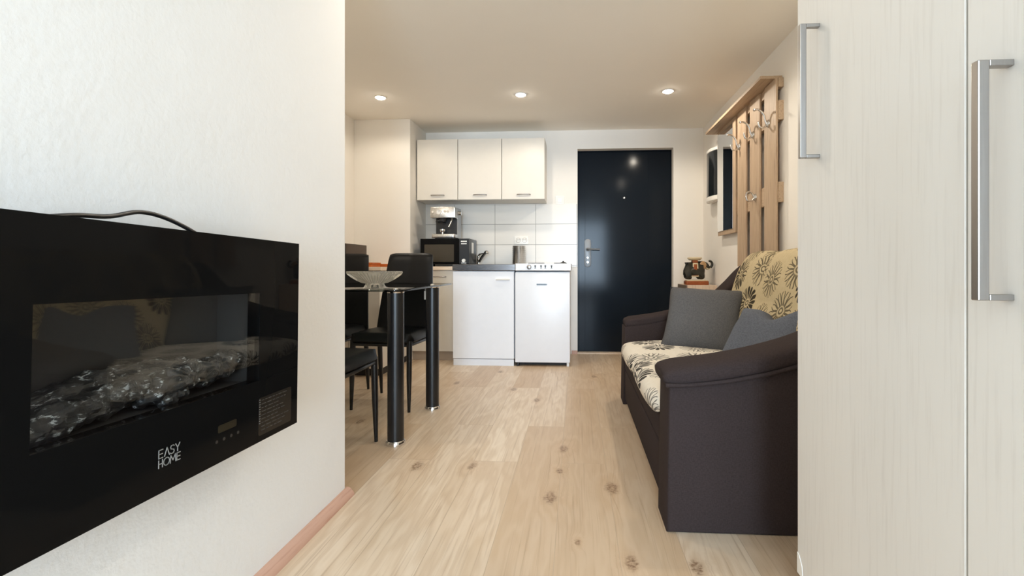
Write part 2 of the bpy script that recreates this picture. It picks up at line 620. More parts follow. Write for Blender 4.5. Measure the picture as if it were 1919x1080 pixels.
M['flower_back'] = mat_flower('tan daisy upholstery', srgb(206, 190, 156), srgb(184, 166, 130), srgb(28, 25, 24), .20, .095)
M['pillow'] = mat_cloth('grey linen', srgb(84, 84, 86), srgb(100, 99, 100), .4, 420)
M['pillow_blue'] = mat_cloth('blue grey linen', srgb(86, 90, 99), srgb(104, 108, 117), .4, 420)
M['piping'] = plain('grey cord', srgb(78, 78, 80), .9)
M['tableglass'] = mat_glass('smoked table glass', (.50, .54, .54, 1))
M['fireglass'] = mat_glass('fireplace glass', (.92, .93, .93, 1), ior=1.55)
M['fire_in'] = plain('charcoal lining', srgb(52, 50, 48), .8)
M['logs'] = mat_logs()
M['print_grey'] = plain('grey print', srgb(150, 150, 148), .5)
M['print_dim'] = plain('dim print', srgb(66, 66, 64), .5)
M['sticker_dark'] = plain('dark film sticker', srgb(20, 20, 19), .25)
M['mirror'] = plain('mirror silver', (.90, .91, .91, 1), .01, 1)
M['tinted'] = plain('dark tinted cover', srgb(30, 34, 36), .12, spec=.6)
M['crystal'] = mat_solid_glass('pressed glass', (1.0, .97, .90, 1))
M['lamp'] = mat_emit('lamp lens', (1, .92, .80, 1), 60)
M['dark_brown'] = plain('dark taupe enamel', srgb(70, 60, 50), .45)
M['ceramic_dark'] = plain('dark glazed ceramic', srgb(44, 42, 34), .2, noise=.3, nscale=40)
M['ceramic_cream'] = plain('cream glazed ceramic', srgb(226, 208, 172), .22, noise=.1, nscale=40)
M['ceramic_rust'] = plain('rust glazed ceramic', srgb(150, 80, 40), .25, noise=.25, nscale=60)
M['ceramic_tan'] = plain('tan glazed ceramic', srgb(176, 140, 98), .25, noise=.3, nscale=60)
M['brown_top'] = plain('taupe edge band', srgb(120, 108, 96), .5)


def struct(name, bm, mat, parent=None, **kw):
    o = obj(name, bm, mat, parent, **kw)
    if parent is None:
        o['kind'] = 'structure'
    return o


# ------------------------------------------------------------------ the room
XL, XR = -2.03, 1.228          # outer left and right wall faces
XN = -0.865                    # face of the near left wall
YN = 1.752                     # where the near left wall ends
YB = 4.74                      # kitchen wall
YR = -4.0                      # rear wall behind the camera
H = 2.205

b = BM(); box(b, XL - .12, XR + .12, YR - .12, YB + .25, -.08, 0); struct('floor', b, M['floor'])
b = BM()
box(b, XL - .12, XR + .12, -.40, YB + .25, H, H + .08); box(b, XL - .12, XR + .12, YR - .12, -1.50, H, H + .08)
box(b, XL - .12, -.20, -1.50, -.40, H, H + .08); box(b, .90, XR + .12, -1.50, -.40, H, H + .08)
struct('ceiling', b, M['ceil'])
b = BM()
for a0, a1, c0, c1 in ((-.20, -.15, -1.50, -.40), (.85, .90, -1.50, -.40), (-.15, .85, -1.50, -1.45), (-.15, .85, -.45, -.40)):
    box(b, a0, a1, c0, c1, H - .005, H + .10, .002)
struct('window_2', b, M['white_plastic'])
b = BM(); box(b, XR, XR + .12, YR - .12, YB + .25, 0, H); struct('wall_right', b, M['wall'])
b = BM(); box(b, XL - .12, XL, YN, YB + .25, 0, H); struct('wall_left', b, M['wall'])
b = BM(); box(b, XL - .12, XN, YR - .12, YN, 0, H, .004, 2); struct('wall_left_near', b, M['wall_near'])
b = BM(); box(b, XL, -1.507, 4.28, YB, 0, H, .003, 2); struct('wall_chimney_breast', b, M['wall'])
# back wall around the door opening (x .012 to .943, up to 2.02)
DX0, DX1, DZ = .012, .943, 2.02
b = BM()
box(b, XL - .12, DX0, YB, YB + .25, 0, H)
box(b, DX1, XR + .12, YB, YB + .25, 0, H)
box(b, DX0, DX1, YB, YB + .25, DZ, H)
box(b, DX0, DX1, YB + .15, YB + .25, 0, DZ)
struct('wall_back', b, M['wall'])
# rear wall with the window that lights the room
b = BM()
box(b, XN, -.50, YR - .12, YR, 0, H)
box(b, 1.10, XR, YR - .12, YR, 0, H)
box(b, -.50, 1.10, YR - .12, YR, 0, .35)
box(b, -.50, 1.10, YR - .12, YR, 2.13, H)
struct('wall_rear', b, M['wall_near'])
b = BM()
for a0, a1, z0, z1 in ((-.5, -.44, .35, 2.13), (1.04, 1.10, .35, 2.13), (.27, .33, .41, 2.07), (-.44, 1.04, .35, .41), (-.44, 1.04, 2.07, 2.13)):
    box(b, a0, a1, YR - .09, YR - .03, z0, z1, .004)
struct('window_1', b, M['white_plastic'])
# low red-brown skirting strip on the near left wall
b = BM()
prism(b, [(XN, 0), (XN + .030, 0), (XN + .028, .010), (XN + .014, .026), (XN, .030)], 'Y', YR, YN + .012)
struct('baseboard_left', b, M['base_red'], smooth=50)
b = BM(); box(b, -.045, DX0, YB - .012, YB, 0, .035, .002); struct('baseboard_back', b, M['base_red'])
# tiled splashback
b = BM(); box(b, -1.507, DX0 - .002, YB - .008, YB, .86, 1.477); struct('trim_1', b, M['tiles'])
b = BM(); box(b, DX0, DX1, YB + .02, YB + .10, 0, .008); struct('trim_2', b, M['worktop'])

# the entrance door
d = BM(); box(d, DX0 + .012, DX1 - .006, YB + .10, YB + .145, .010, 2.012, .003)
door = struct('door_1', d, M['door'])
d = BM()
for gx in (.085, .715):
    box(d, gx, gx + .006, YB + .0975, YB + .1005, .02, 2.0, .001)
obj('pressed_rib', d, M['door'], door)
d = BM()
prism(d, rounded_rect(.080, .148, .855, 1.138, .033), 'Y', YB + .090, YB + .1005, .003)
pl = obj('lock_plate', d, M['door_hw'], door, 40)
d = BM()
tube(d, smooth_path([(.114, YB + .092, 1.035), (.114, YB + .055, 1.035), (.13, YB + .045, 1.035), (.235, YB + .045, 1.032)], 6), .009, 12)
lathe(d, [(0, 0), (.019, 0), (.019, -.012), (.012, -.016), (0, -.016)], (.114, YB + .0905, 1.035), 20, 'Y')
obj('lever', d, M['door_hw'], pl, 40)
for zz in (.905, .950):
    d = BM(); lathe(d, [(0, 0), (.012, 0), (.012, -.008), (.008, -.012), (0, -.012)], (.114, YB + .0905, zz), 20, 'Y')
    obj('lock_cylinder', d, M['chrome'], pl, 40)
d = BM(); lathe(d, [(0, 0), (.010, 0), (.010, -.004), (.006, -.006), (0, -.006)], (.478, YB + .1005, 1.548), 20, 'Y')
obj('peephole', d, M['chrome'], door, 40)
d = BM()
box(d, DX0, DX0 + .012, YB + .085, YB + .148, 0.0, DZ); box(d, DX1 - .006, DX1, YB + .085, YB + .148, 0, DZ); box(d, DX0, DX1, YB + .085, YB + .148, 2.012, DZ)
obj('door_frame', d, M['door'], door)

# ------------------------------------------------------------------ downlights
def downlight(x, y, label, k=1.0):
    t = thing('downlight', label, 'ceiling light', (x, y, H), 'recessed spotlights in the ceiling')
    d = BM(); lathe(d, [(.046, 0), (.046, -.004), (.041, -.007), (.035, -.004), (.034, 0)], (x, y, H), 32)
    obj('trim_ring', d, M['white_plastic'], t, 40)
    d = BM(); lathe(d, [(.0335, 0), (.0335, -.006), (.027, -.013), (.015, -.017), (0, -.018)], (x, y, H), 32)
    obj('lens', d, M['lamp'], t, 40)
    ld = bpy.data.lights.new('downlight_beam', 'SPOT')
    ld.energy = LAMP_W * k
    ld.color = (1.0, .89, .74)
    ld.spot_size = R(168)
    ld.spot_blend = .35
    ld.shadow_soft_size = .03
    lo = bpy.data.objects.new('downlight_beam', ld)
    lo.parent = t
    lo.location = (0, 0, -.055)
    COL.objects.link(lo)

downlight(-1.55, 3.72, 'small round recessed spotlight, leftmost in the ceiling row', .45)
downlight(-.432, 3.725, 'small round recessed spotlight, middle one above the wall cabinets', .75)
downlight(.70, 3.72, 'small round recessed spotlight nearest the coat rack', 1.35)
# unseen second row, added to fill the room with more warm light
for lx, wh, k in ((-1.55, 'above the glass dining table', .8), (-.432, 'above the open floor between table and sofa', .8), (.70, 'above the patterned sofa', .9)):
    downlight(lx, 2.12, 'unseen spotlight added ' + wh, k)

# ------------------------------------------------------------------ wall-mounted electric fireplace
FX = -.745
FY0, FY1, FZ0, FZ1 = .445, 1.240, .452, .930
WY0, WY1, WZ0, WZ1 = .608, 1.083, .597, .803
fp = thing('electric_fireplace', 'wide black glass electric fireplace hung on the white wall', 'fireplace', (XN, .845, FZ0))
b = BM()
box(b, XN, FX - .030, FY0 + .03, FY1 - .03, FZ0 + .02, WZ0 - .01, .004)
box(b, XN, FX - .030, FY0 + .03, FY1 - .03, WZ1 + .01, FZ1 - .02, .004)
box(b, XN, FX - .030, FY0 + .03, WY0 - .01, WZ0 - .01, WZ1 + .01)
box(b, XN, FX - .030, WY1 + .01, FY1 - .03, WZ0 - .01, WZ1 + .01)
obj('housing', b, M['black_plastic'], fp)
b = BM()
box(b, FX - .030, FX, FY0, FY1, FZ0, WZ0)
box(b, FX - .030, FX, FY0, FY1, WZ1, FZ1)
box(b, FX - .030, FX, FY0, WY0, WZ0, WZ1)
box(b, FX - .030, FX, WY1, FY1, WZ0, WZ1)
gf = obj('glass_front', b, M['black_gloss'], fp)
b = BM(); box(b, FX - .006, FX - .0005, WY0 - .0005, WY1 + .0005, WZ0 - .0005, WZ1 + .0005)
obj('viewing_pane', b, M['fireglass'], fp, label='clear window pane over the imitation logs')
b = BM()
box(b, XN + .004, XN + .012, WY0 - .01, WY1 + .01, WZ0 - .01, WZ1 + .01)
box(b, XN + .012, FX - .031, WY0 - .0098, WY0 - .004, WZ0 - .0098, WZ1 + .0098)
box(b, XN + .012, FX - .031, WY1 + .004, WY1 + .0098, WZ0 - .0098, WZ1 + .0098)
box(b, XN + .012, FX - .031, WY0 - .004, WY1 + .004, WZ0 - .0098, WZ0 - .004)
box(b, XN + .012, FX - .031, WY0 - .004, WY1 + .004, WZ1 + .004, WZ1 + .0098)
obj('fire_chamber', b, M['fire_in'], fp)

def log_bm(y0, y1, x, z, r, tilt, lean):
    bm = BM()
    n, seg = 22, 16
    rings = []
    rnd = random.Random(int(y0 * 1000))
    ph = [rnd.uniform(0, 6.28) for _ in range(6)]
    for i in range(n + 1):
        t = i / n
        yy = y0 + (y1 - y0) * t
        rr = r * (1 - .35 * abs(2 * t - 1) ** 3)
        ring = []
        for k in range(seg):
            a = 2 * PI * k / seg
            q = rr * (1 + .16 * math.sin(3 * a + 9 * t + ph[0]) + .13 * math.sin(5 * a - 14 * t + ph[1]) + .10 * math.sin(2 * a + 31 * t + ph[2]))
            ring.append(bm.verts.new((x + q * math.cos(a) + lean * (t - .5), yy, z + q * math.sin(a) + tilt * (t - .5))))
        rings.append(ring)
    for i in range(n):
        for k in range(seg):
            bm.faces.new((rings[i][k], rings[i][(k + 1) % seg], rings[i + 1][(k + 1) % seg], rings[i + 1][k]))
    bm.faces.new(rings[0]); bm.faces.new(rings[-1])
    return bm
for (y0, y1, x, z, r, ti, le) in ((.612, .745, -.802, .621, .024, .016, .01), (.70, .86, -.812, .630, .026, .020, -.012), (.83, .945, -.800, .624, .022, .018, .012),
                             (.90, 1.03, -.812, .636, .027, -.012, .01), (.99, 1.082, -.806, .640, .026, .02, 0), (.62, .80, -.830, .648, .020, .035, 0),
                             (.80, 1.0, -.832, .655, .021, -.02, 0), (.615, .69, -.789, .607, .012, 0, 0), (.86, .92, -.787, .606, .012, .01, 0)):
    obj('log', log_bm(y0, y1, x, z, r, ti, le), M['logs'], fp, 60)
# maker's lettering, two lines of thin capitals
b = BM()
def strokes(x0, z0, wd, ht, pts_list, th=.0014):
    for line in pts_list:
        for p, q in zip(line, line[1:]):
            bar2(b, (FX, x0 + p[0] * wd, z0 + p[1] * ht), (FX, x0 + q[0] * wd, z0 + q[1] * ht), th, .0006)
LE = [[(0, 0), (0, 1)], [(0, 0), (.8, 0)], [(0, .5), (.75, .5)], [(0, 1), (.8, 1)]]
LA = [[(0, 0), (.5, 1), (1, 0)]]
LS = [[(.02, .12), (.2, 0), (.65, 0), (.85, .2), (.75, .45), (.2, .58), (.08, .8), (.25, 1), (.65, 1), (.82, .9)]]
LY = [[(0, 1), (.45, .48), (.9, 1)], [(.45, .48), (.45, 0)]]
LH = [[(0, 0), (0, 1)], [(.8, 0), (.8, 1)], [(0, .5), (.8, .5)]]
LO = [[(.5 + .5 * math.cos(a), .5 + .5 * math.sin(a)) for a in [2 * PI * k / 16 for k in range(17)]]]
LM = [[(0, 0), (.1, 1), (.5, .3), (.9, 1), (1, 0)]]
for k, L in enumerate((LE, LA, LS, LY)): strokes(.813 + k * .0120, .5155, .0105, .0145, L)
for k, (L, ww, xx) in enumerate(((LH, .0100, 0), (LO, .0125, .0105), (LM, .0125, .0245), (LE, .0095, .0392))): strokes(.813 + xx, .4985, ww, .0135, L)
obj('brand_lettering', b, M['print_grey'], gf)
# warning sticker with rows of fine print, low on the right
b = BM()
prism(b, rounded_rect(1.083, 1.212, .466, .555, .006), 'X', FX, FX + .0004)
st = obj('warning_sticker', b, M['sticker_dark'], gf)
b = BM()
for k in range(9):
    zz = .548 - k * .0088
    y = 1.094
    while y < 1.175 + .02 * math.sin(k * 2.2):
        wl = random.uniform(.005, .018)
        bar2(b, (FX + .0004, y, zz), (FX + .0004, y + wl, zz), .0020, .0003)
        y += wl + .0055
obj('fine_print', b, plain('faint fine print', srgb(58, 57, 55), .4), st)
b = BM()
for k in range(11):
    box(b, FX + .0004, FX + .0008, 1.085, 1.089, .549 - k * .0055, .5515 - k * .0055)
obj('print_bars', b, plain('grey bar print', srgb(96, 96, 94), .4), st)
b = BM(); prism(b, rounded_rect(.955, 1.010, .514, .530, .003), 'X', FX, FX + .0004)
dp = obj('display', b, plain('dim display film', srgb(38, 35, 26), .2), gf)
b = BM()
for k in range(4):
    lathe(b, [(.0, .0006), (.0035, .0006), (.0035, 0)], (FX, .952 + k * .021, .498), 12, 'X')
obj('touch_button', b, plain('faint print', srgb(40, 38, 36), .4), gf)
# its flex, arching between the top edge and the wall
b = BM()
tube(b, smooth_path([(-.80, .60, .915), (-.80, .70, .938), (-.81, .775, .946), (-.82, .845, .963), (-.815, .90, .957), (-.80, .955, .932), (-.795, .99, .905)], 8), .0042, 10)
obj('power_cord', b, M['black_plastic'], fp, 60)
fp.rotation_euler = (R(-1.2), 0, 0)

# ------------------------------------------------------------------ wardrobe
wr = thing('wardrobe', 'tall whitewashed wardrobe with long metal handles beside the sofa', 'wardrobe', (.87, .73, 0))
b = BM()
box(b, .572, 1.20, 1.217, 1.235, 0, 2.10, .001); box(b, .572, 1.20, .21, .228, 0, 2.10, .001)
box(b, .572, 1.20, .228, 1.217, 2.08, 2.10); box(b, .572, 1.20, .228, 1.217, .08, .098); box(b, 1.19, 1.20, .228, 1.217, .098, 2.08)
obj('carcass', b, M['wardrobe'], wr)
b = BM(); box(b, .600, .616, .228, 1.217, 0, .08); obj('plinth', b, M['wardrobe'], wr)
def long_handle(door_o, y, z0, z1):
    bm = BM()
    box(bm, .507, .521, y - .006, y + .006, z0, z1, .0015)
    box(bm, .521, .5505, y - .006, y + .006, z0, z0 + .008, .001)
    box(bm, .521, .5505, y - .006, y + .006, z1 - .008, z1, .001)
    obj('handle', bm, M['handle'], door_o, label='long square satin metal pull handle')
for y0, y1, hy, z0, z1 in ((.716, 1.233, 1.128, 1.107, 1.412), (.212, .712, .645, .817, 1.122)):
    b = BM(); box(b, .5505, .5705, y0, y1, .10, 2.098, .0015)
    dd = obj('door', b, M['wardrobe'], wr)
    long_handle(dd, hy, z0, z1)
b = BM(); prism(b, [(1.2325, .10), (1.2325, .150), (1.222, .146), (1.208, .128), (1.204, .10)], 'X', .549, .5505)  # thin white shape on the door's lower far corner
obj('white_corner_piece', b, M['white_plastic'], wr, label='small white piece at the foot of the door')

# ------------------------------------------------------------------ dining table
TX0, TX1, TY0, TY1, TZ = -1.95, -.830, 2.236, 3.20, .750
tb = thing('dining_table', 'glass topped dining table on thick black tube legs', 'table', (-1.39, 2.72, 0))
b = BM(); prism(b, rounded_rect(TX0, TX1, TY0, TY1, .05, 8), 'Z', TZ - .010, TZ, .002)
obj('glass_top', b, M['tableglass'], tb, 50)
for lx, ly in ((-.876, 2.285), (-.870, 2.862), (-1.89, 2.285), (-1.89, 2.862)):
    b = BM(); lathe(b, [(0, .018), (.039, .018), (.039, TZ - .0165), (0, TZ - .0165)], (lx, ly, 0), 40)
    lg = obj('leg', b, M['black_metal'], tb, 40)
    b = BM(); lathe(b, [(0, 0), (.047, 0), (.047, .012), (.042, .020), (0, .020)], (lx, ly, 0), 40)
    obj('foot_disc', b, M['chrome'], lg, 40, label='polished chrome foot disc')
    b = BM(); lathe(b, [(0, TZ - .017), (.040, TZ - .017), (.042, TZ - .011), (0, TZ - .011)], (lx, ly, 0), 40)
    obj('top_cap', b, M['chrome'], lg, 40, label='polished chrome cap under the glass')
    b = BM(); lathe(b, [(0, TZ), (.013, TZ), (.012, TZ + .004), (.006, TZ + .007), (0, TZ + .007)], (lx, ly, 0), 24)
    obj('fixing_stud', b, M['chrome'], lg, 40, label='small chrome stud on the glass')

# ribbed glass bowl
bx, by = -1.035, 2.415
bo = thing('glass_bowl', 'ribbed pressed glass fruit bowl standing on the dining table', 'bowl', (bx, by, TZ))
b = BM()
NR = 48
prof = [(0, .030), (.020, .029), (.046, .031), (.060, .036), (.085, .050), (.108, .066), (.126, .081), (.131, .086), (.136, .086), (.138, .083),
        (.128, .072), (.110, .056), (.086, .040), (.062, .027), (.030, .021), (0, .020)]
rb = lambda j, t: (.050 if 9 < j < 14 else (.022 if 3 < j < 7 else 0)) * (math.cos(NR * t))
lathe(b, prof, (bx, by, TZ), NR * 6, rib=rb)
obj('bowl', b, M['crystal'], bo, 60)
b = BM()
def footrib(j, t): return .05 * math.cos(8 * t) if j in (0, 1, 2, 3) else 0
lathe(b, [(.058, .0), (.056, .003), (.049, .014), (.044, .0285), (.026, .0285), (.030, .012), (.040, 0), (.058, 0)], (bx, by, TZ), 96, rib=footrib)
obj('foot', b, M['crystal'], bo, 60)

# ------------------------------------------------------------------ dining chairs
def make_chair(label):
    t = thing('dining_chair', label, 'chair', (0, 0, 0), 'black leatherette dining chairs')
    # seat: puffy rounded slab, front toward -y
    bm = BM()
    n = 14
    grid = {}
    for side in (0, 1):
        for i in range(n + 1):
            for j in range(n + 1):
                u, v = i / n * 2 - 1, j / n * 2 - 1
                x = u * (.212 - .012 * (v + 1) / 2); y = v * .205
                r = max(abs(u), abs(v))
                rr = (abs(u) ** 5 + abs(v) ** 5) ** .2
                if rr > 1: x /= rr; y /= rr
                edge = max(0, (r - .80) / .20)
                z = .452 + .020 * math.cos(u * 1.2) * math.cos(v * 1.2) - .042 * edge ** 3 if side == 0 else .396 + .004 * edge ** 2
                if side == 1 and r > .999: continue
                grid[side, i, j] = bm.verts.new((x, y, z))
    for side in (0, 1):
        for i in range(n):
            for j in range(n):
                q = [grid.get((side, a, c), grid.get((0, a, c))) for a, c in ((i, j), (i + 1, j), (i + 1, j + 1), (i, j + 1))]
                try: bm.faces.new(q)
                except ValueError: pass
    obj('seat', bm, M['leather'], t, 60)
    bm = BM()
    box(bm, -.190, .190, -.184, .184, .384, .402, .006, 3)
    obj('seat_frame', bm, M['black_metal'], t, 40)
    # backrest: tapering curved slab leaning back
    bm = BM()
    nu, nv = 16, 20
    F, B_ = {}, {}
    for j in range(nv + 1):
        v = j / nv
        z = .425 + v * .53
        wdt = .198 - .045 * v ** 1.1
        y0 = .170 + .105 * v ** 1.25
        for i in range(nu + 1):
            u = i / nu * 2 - 1
            rnd_ = 1.0
            zz = z
            if v > .9:
                zz = z - .012 * abs(u) ** 6 * (v - .9) / .1
            th = .020 * (1 - abs(u) ** 8 * .75) * (1 if v < .93 else max(.25, (1 - (v - .93) / .07) ** .5))
            cv = .018 * (1 - u * u)
            seam = .004 * math.exp(-(u * wdt / .004) ** 2)
            F[i, j] = bm.verts.new((u * wdt, y0 + cv - th + seam, zz))
            B_[i, j] = bm.verts.new((u * wdt, y0 + cv + th - seam, zz))
    for i in range(nu):
        for j in range(nv):
            bm.faces.new((F[i, j], F[i + 1, j], F[i + 1, j + 1], F[i, j + 1]))
            bm.faces.new((B_[i, j], B_[i, j + 1], B_[i + 1, j + 1], B_[i + 1, j]))
    for j in range(nv):
        bm.faces.new((F[0, j], F[0, j + 1], B_[0, j + 1], B_[0, j]))
        bm.faces.new((F[nu, j], B_[nu, j], B_[nu, j + 1], F[nu, j + 1]))
    for i in range(nu):
        bm.faces.new((F[i, 0], B_[i, 0], B_[i + 1, 0], F[i + 1, 0]))
        bm.faces.new((F[i, nv], F[i + 1, nv], B_[i + 1, nv], B_[i, nv]))
    obj('backrest', bm, M['leather'], t, 60)
    for sx, sy in ((-1, -1), (1, -1), (-1, 1), (1, 1)):
        bm = BM()
        x0, y0 = sx * .178, sy * .168
        x1, y1 = sx * .182, sy * (.182 if sy < 0 else .205)
        tube(bm, [(x0, y0, .418), ((x0 + x1) / 2, (y0 + y1) / 2, .20), (x1, y1, 0)], [.0165, .0150, .0085], 16)
        obj('leg', bm, M['black_metal'], t, 40)
    return t


def dup(root, loc, rotz, label):
    c = root.copy()
    COL.objects.link(c)
    c.location = loc
    c.rotation_euler = (0, 0, rotz)
    c['label'] = label
    for ch in list(root.children):
        k = ch.copy(); COL.objects.link(k); k.parent = c
        for g in list(ch.children):
            m = g.copy(); COL.objects.link(m); m.parent = k
    return c

ch_a = make_chair('black leatherette chair with a pale care tag, tucked in behind the glass bowl')
ch_b = dup(ch_a, (-1.640, 3.085, 0), R(0), 'black leatherette chair half hidden at the wall edge, its back left of the bowl')
ch_c = dup(ch_a, (-1.165, 2.125, 0), R(180), 'black leatherette chair on the near side of the table, only its seat showing')
bm = BM(); box(bm, .151, .165, .128, .132, .645, .700, .001); box(bm, .157, .159, .129, .131, .700, .740)
obj('care_tag', bm, M['white_plastic'], ch_a, label='pale fabric care tag')
ch_a.location = (-1.155, 2.975, 0)
ch_a.rotation_euler = (0, 0, R(-4))

# ------------------------------------------------------------------ kitchen run
def bow_handle(o, x, y, z, wd, mat, proj=.022):
    bm = BM()
    tube(bm, smooth_path([(x - wd / 2, y, z), (x - wd / 2 + .004, y - proj * .8, z), (x, y - proj, z), (x + wd / 2 - .004, y - proj * .8, z), (x + wd / 2, y, z)], 6), .0052, 10)
    obj('handle', bm, mat, o, 50)

labels = ('cream wall cabinet above the coffee machine', 'cream wall cabinet in the middle of the three over the splashback', 'cream wall cabinet nearest the dark entrance door')
for (x0, x1), lb in zip(((-1.497, -1.107), (-1.105, -.694), (-.692, -.291)), labels):
    t = thing('wall_cabinet', lb, 'cabinet', ((x0 + x1) / 2, 4.58, 1.485), 'wall cabinets over the kitchen counter')
    b = BM(); box(b, x0, x1, 4.452, YB, 1.485, 2.055, .001); obj('carcass', b, M['lacquer'], t)
    b = BM(); box(b, x0 + .0025, x1 - .0025, 4.432, 4.4505, 1.487, 2.054, .002); dd = obj('door', b, M['lacquer'], t)
    bow_handle(dd, (x0 + x1) / 2 + .005, 4.433, 1.530, .118, M['handle'], .02)

# narrow base unit with a drawer
t = thing('base_cabinet', 'narrow cream base cabinet with one drawer under the microwave', 'cabinet', (-1.29, 4.53, 0))
b = BM(); box(b, -1.505, -1.077, 4.342, YB - .009, .082, .828, .001); obj('carcass', b, M['lacquer'], t)
b = BM(); box(b, -1.503, -1.079, 4.322, 4.341, .706, .826, .002); dd = obj('drawer', b, M['lacquer'], t)
bow_handle(dd, -1.245, 4.323, .770, .11, M['handle'])
b = BM(); box(b, -1.503, -1.079, 4.322, 4.341, .086, .702, .002); dd = obj('door', b, M['lacquer'], t)
b = BM(); lathe(b, [(0, 0), (.006, 0), (.010, -.012), (.008, -.020), (0, -.021)], (-1.265, 4.323, .655), 16, 'Y'); obj('knob', b, M['handle'], dd, 40)
b = BM(); box(b, -1.505, -1.077, 4.36, 4.376, 0, .080); obj('plinth', b, M['plinth'], t)
b = BM(); box(b, -1.506, -1.0755, 4.30, YB - .009, .829, .862, .003)
tag(obj('worktop', b, M['worktop']), 'pale wood worktop carrying the black microwave', 'worktop')

# compact kitchen: white cupboard, fridge, shared steel and white top
t = thing('sink_cabinet', 'white floor cupboard under the steel sink, left of the fridge', 'cabinet', (-.805, 4.4, 0))
b = BM(); box(b, -1.072, -.538, 4.145, YB - .009, .06, .822, .001); obj('carcass', b, M['white'], t)
b = BM(); box(b, -1.072, -.539, 4.125, 4.144, .062, .820, .002); dd = obj('door', b, M['white'], t)
b = BM(); prism(b, [(4.126, .742), (4.106, .744), (4.102, .752), (4.108, .757), (4.126, .757)], 'X', -.694, -.573, .002); obj('handle', b, M['white_plastic'], dd, 40)
b = BM(); box(b, -1.071, -.540, 4.135, 4.150, 0, .056, .001); obj('plinth', b, M['white'], t)

t = thing('fridge', 'small white refrigerator under the hob', 'fridge', (-.29, 4.4, 0))
b = BM(); box(b, -.528, -.054, 4.175, 4.70, .030, .818, .004); obj('body', b, M['white'], t)
b = BM(); box(b, -.528, -.054, 4.120, 4.170, .034, .812, .006, 3); dd = obj('door', b, M['white'], t, 40)
b = BM(); prism(b, rounded_rect(-.342, -.250, .700, .714, .004), 'Y', 4.1175, 4.1205); bg = obj('badge', b, M['door_hw'], dd)
b = BM()
for k in range(7):
    box(b, -.334 + k * .0115, -.327 + k * .0115, 4.1168, 4.1176, .7035, .7105)
obj('badge_print', b, M['sticker_dark'], bg)
b = BM(); box(b, -.52, -.062, 4.19, 4.21, .004, .030); obj('base_gap', b, M['dark_gap'], t)
for fx in (-.505, -.072):
    b = BM(); lathe(b, [(0, 0), (.012, 0), (.012, .024), (.008, .034), (0, .034)], (fx, 4.15, 0), 16); obj('foot', b, M['white_plastic'] if fx > -.2 else M['black_plastic'], t, 40)

t = thing('kitchen_top', 'steel sink and white hob top over the cupboard and fridge', 'worktop', (-.56, 4.42, .823))
b = BM()
box(b, -1.074, -.525, 4.110, 4.27, .826, .882, .003); box(b, -1.074, -.99, 4.27, 4.62, .84, .882); box(b, -.60, -.525, 4.27, 4.62, .84, .882)
box(b, -1.074, -.525, 4.62, YB - .009, .826, .882, .003)
obj('sink_deck', b, M['steel_sink'], t)
b = BM(); box(b, -.99, -.60, 4.27, 4.62, .826, .832); obj('sink_basin', b, M['steel'], t)
b = BM(); box(b, -.524, -.045, 4.110, YB - .009, .826, .888, .004); hb = obj('hob', b, M['white'], t)
for px_ in (-.352, -.302, -.265, -.212):
    b = BM(); box(b, px_ - .007, px_ + .007, 4.1085, 4.1105, .846, .851); box(b, px_ - .003, px_ + .003, 4.1085, 4.1105, .851, .860); box(b, px_ - .007, px_ + .007, 4.1085, 4.1105, .860, .872)
    obj('control_icon', b, M['print_dim'], hb)
b = BM(); lathe(b, [(0, 0), (.020, 0), (.018, -.016), (.014, -.018), (0, -.018)], (-.405, 4.1105, .857), 24, 'Y'); obj('control_knob', b, M['handle'], hb, 40)
for px_, py_, rr, hh in ((-.36, 4.32, .075, .006), (-.15, 4.50, .06, .008)):
    b = BM(); lathe(b, [(0, 0), (rr, 0), (rr, hh - .002), (rr - .004, hh), (0, hh)], (px_, py_, .888), 32); obj('hotplate', b, M['black_plastic'], hb, 40)

t = thing('pot_lid', 'small black lid lying at the back of the white hob', 'lid', (-.125, 4.62, .888))
b = BM(); lathe(b, [(0, 0), (.033, 0), (.030, .010), (.018, .016), (.008, .018), (.008, .026), (0, .027)], (-.125, 4.62, .888), 24); obj('lid_body', b, M['black_plastic'], t, 40)

t = thing('faucet', 'chrome single lever faucet leaning over the steel sink', 'faucet', (-.955, 4.66, .882))
b = BM(); lathe(b, [(0, 0), (.024, 0), (.022, .01), (.018, .014), (.018, .055), (.014, .062), (0, .064)], (-.955, 4.66, .882), 24); obj('faucet_base', b, M['chrome'], t, 40)
b = BM(); tube(b, smooth_path([(-.953, 4.655, .905), (-.915, 4.60, .945), (-.86, 4.52, .995), (-.845, 4.50, 1.0), (-.842, 4.495, .985)], 6), [.014] * 13 + [.015] * 12, 14); obj('spout', b, M['chrome'], t, 50)
b = BM(); tube(b, smooth_path([(-.957, 4.66, .94), (-.955, 4.655, .965), (-.935, 4.63, .982), (-.89, 4.60, .990)], 6), [.013] * 7 + [.009] * 6 + [.006] * 6, 12); obj('lever', b, M['chrome'], t, 50)

t = thing('utensil_pot', 'perforated steel utensil pot at the back of the counter', 'pot', (-.552, 4.60, .888))
b = BM(); lathe(b, [(0, .004), (.056, .004), (.060, .0), (.062, .004), (.0615, .168), (.064, .172), (.060, .172), (.0585, .008), (0, .008)], (-.552, 4.60, .888), 40)
obj('pot_body', b, M['steel'], t, 40)
b = BM()
for i in range(7):
    for k in range(28):
        a = 2 * PI * (k + .5 * (i % 2)) / 28
        cx_, cy_ = -.552 + .0618 * math.cos(a), 4.60 + .0618 * math.sin(a)
        lathe(b, [(0, .0006), (.0013, .0006), (.0013, -.0006), (0, -.0006)], (cx_, cy_, .921 + i * .019), 6, 'Y')
obj('perforations', b, M['dark_gap'], t)

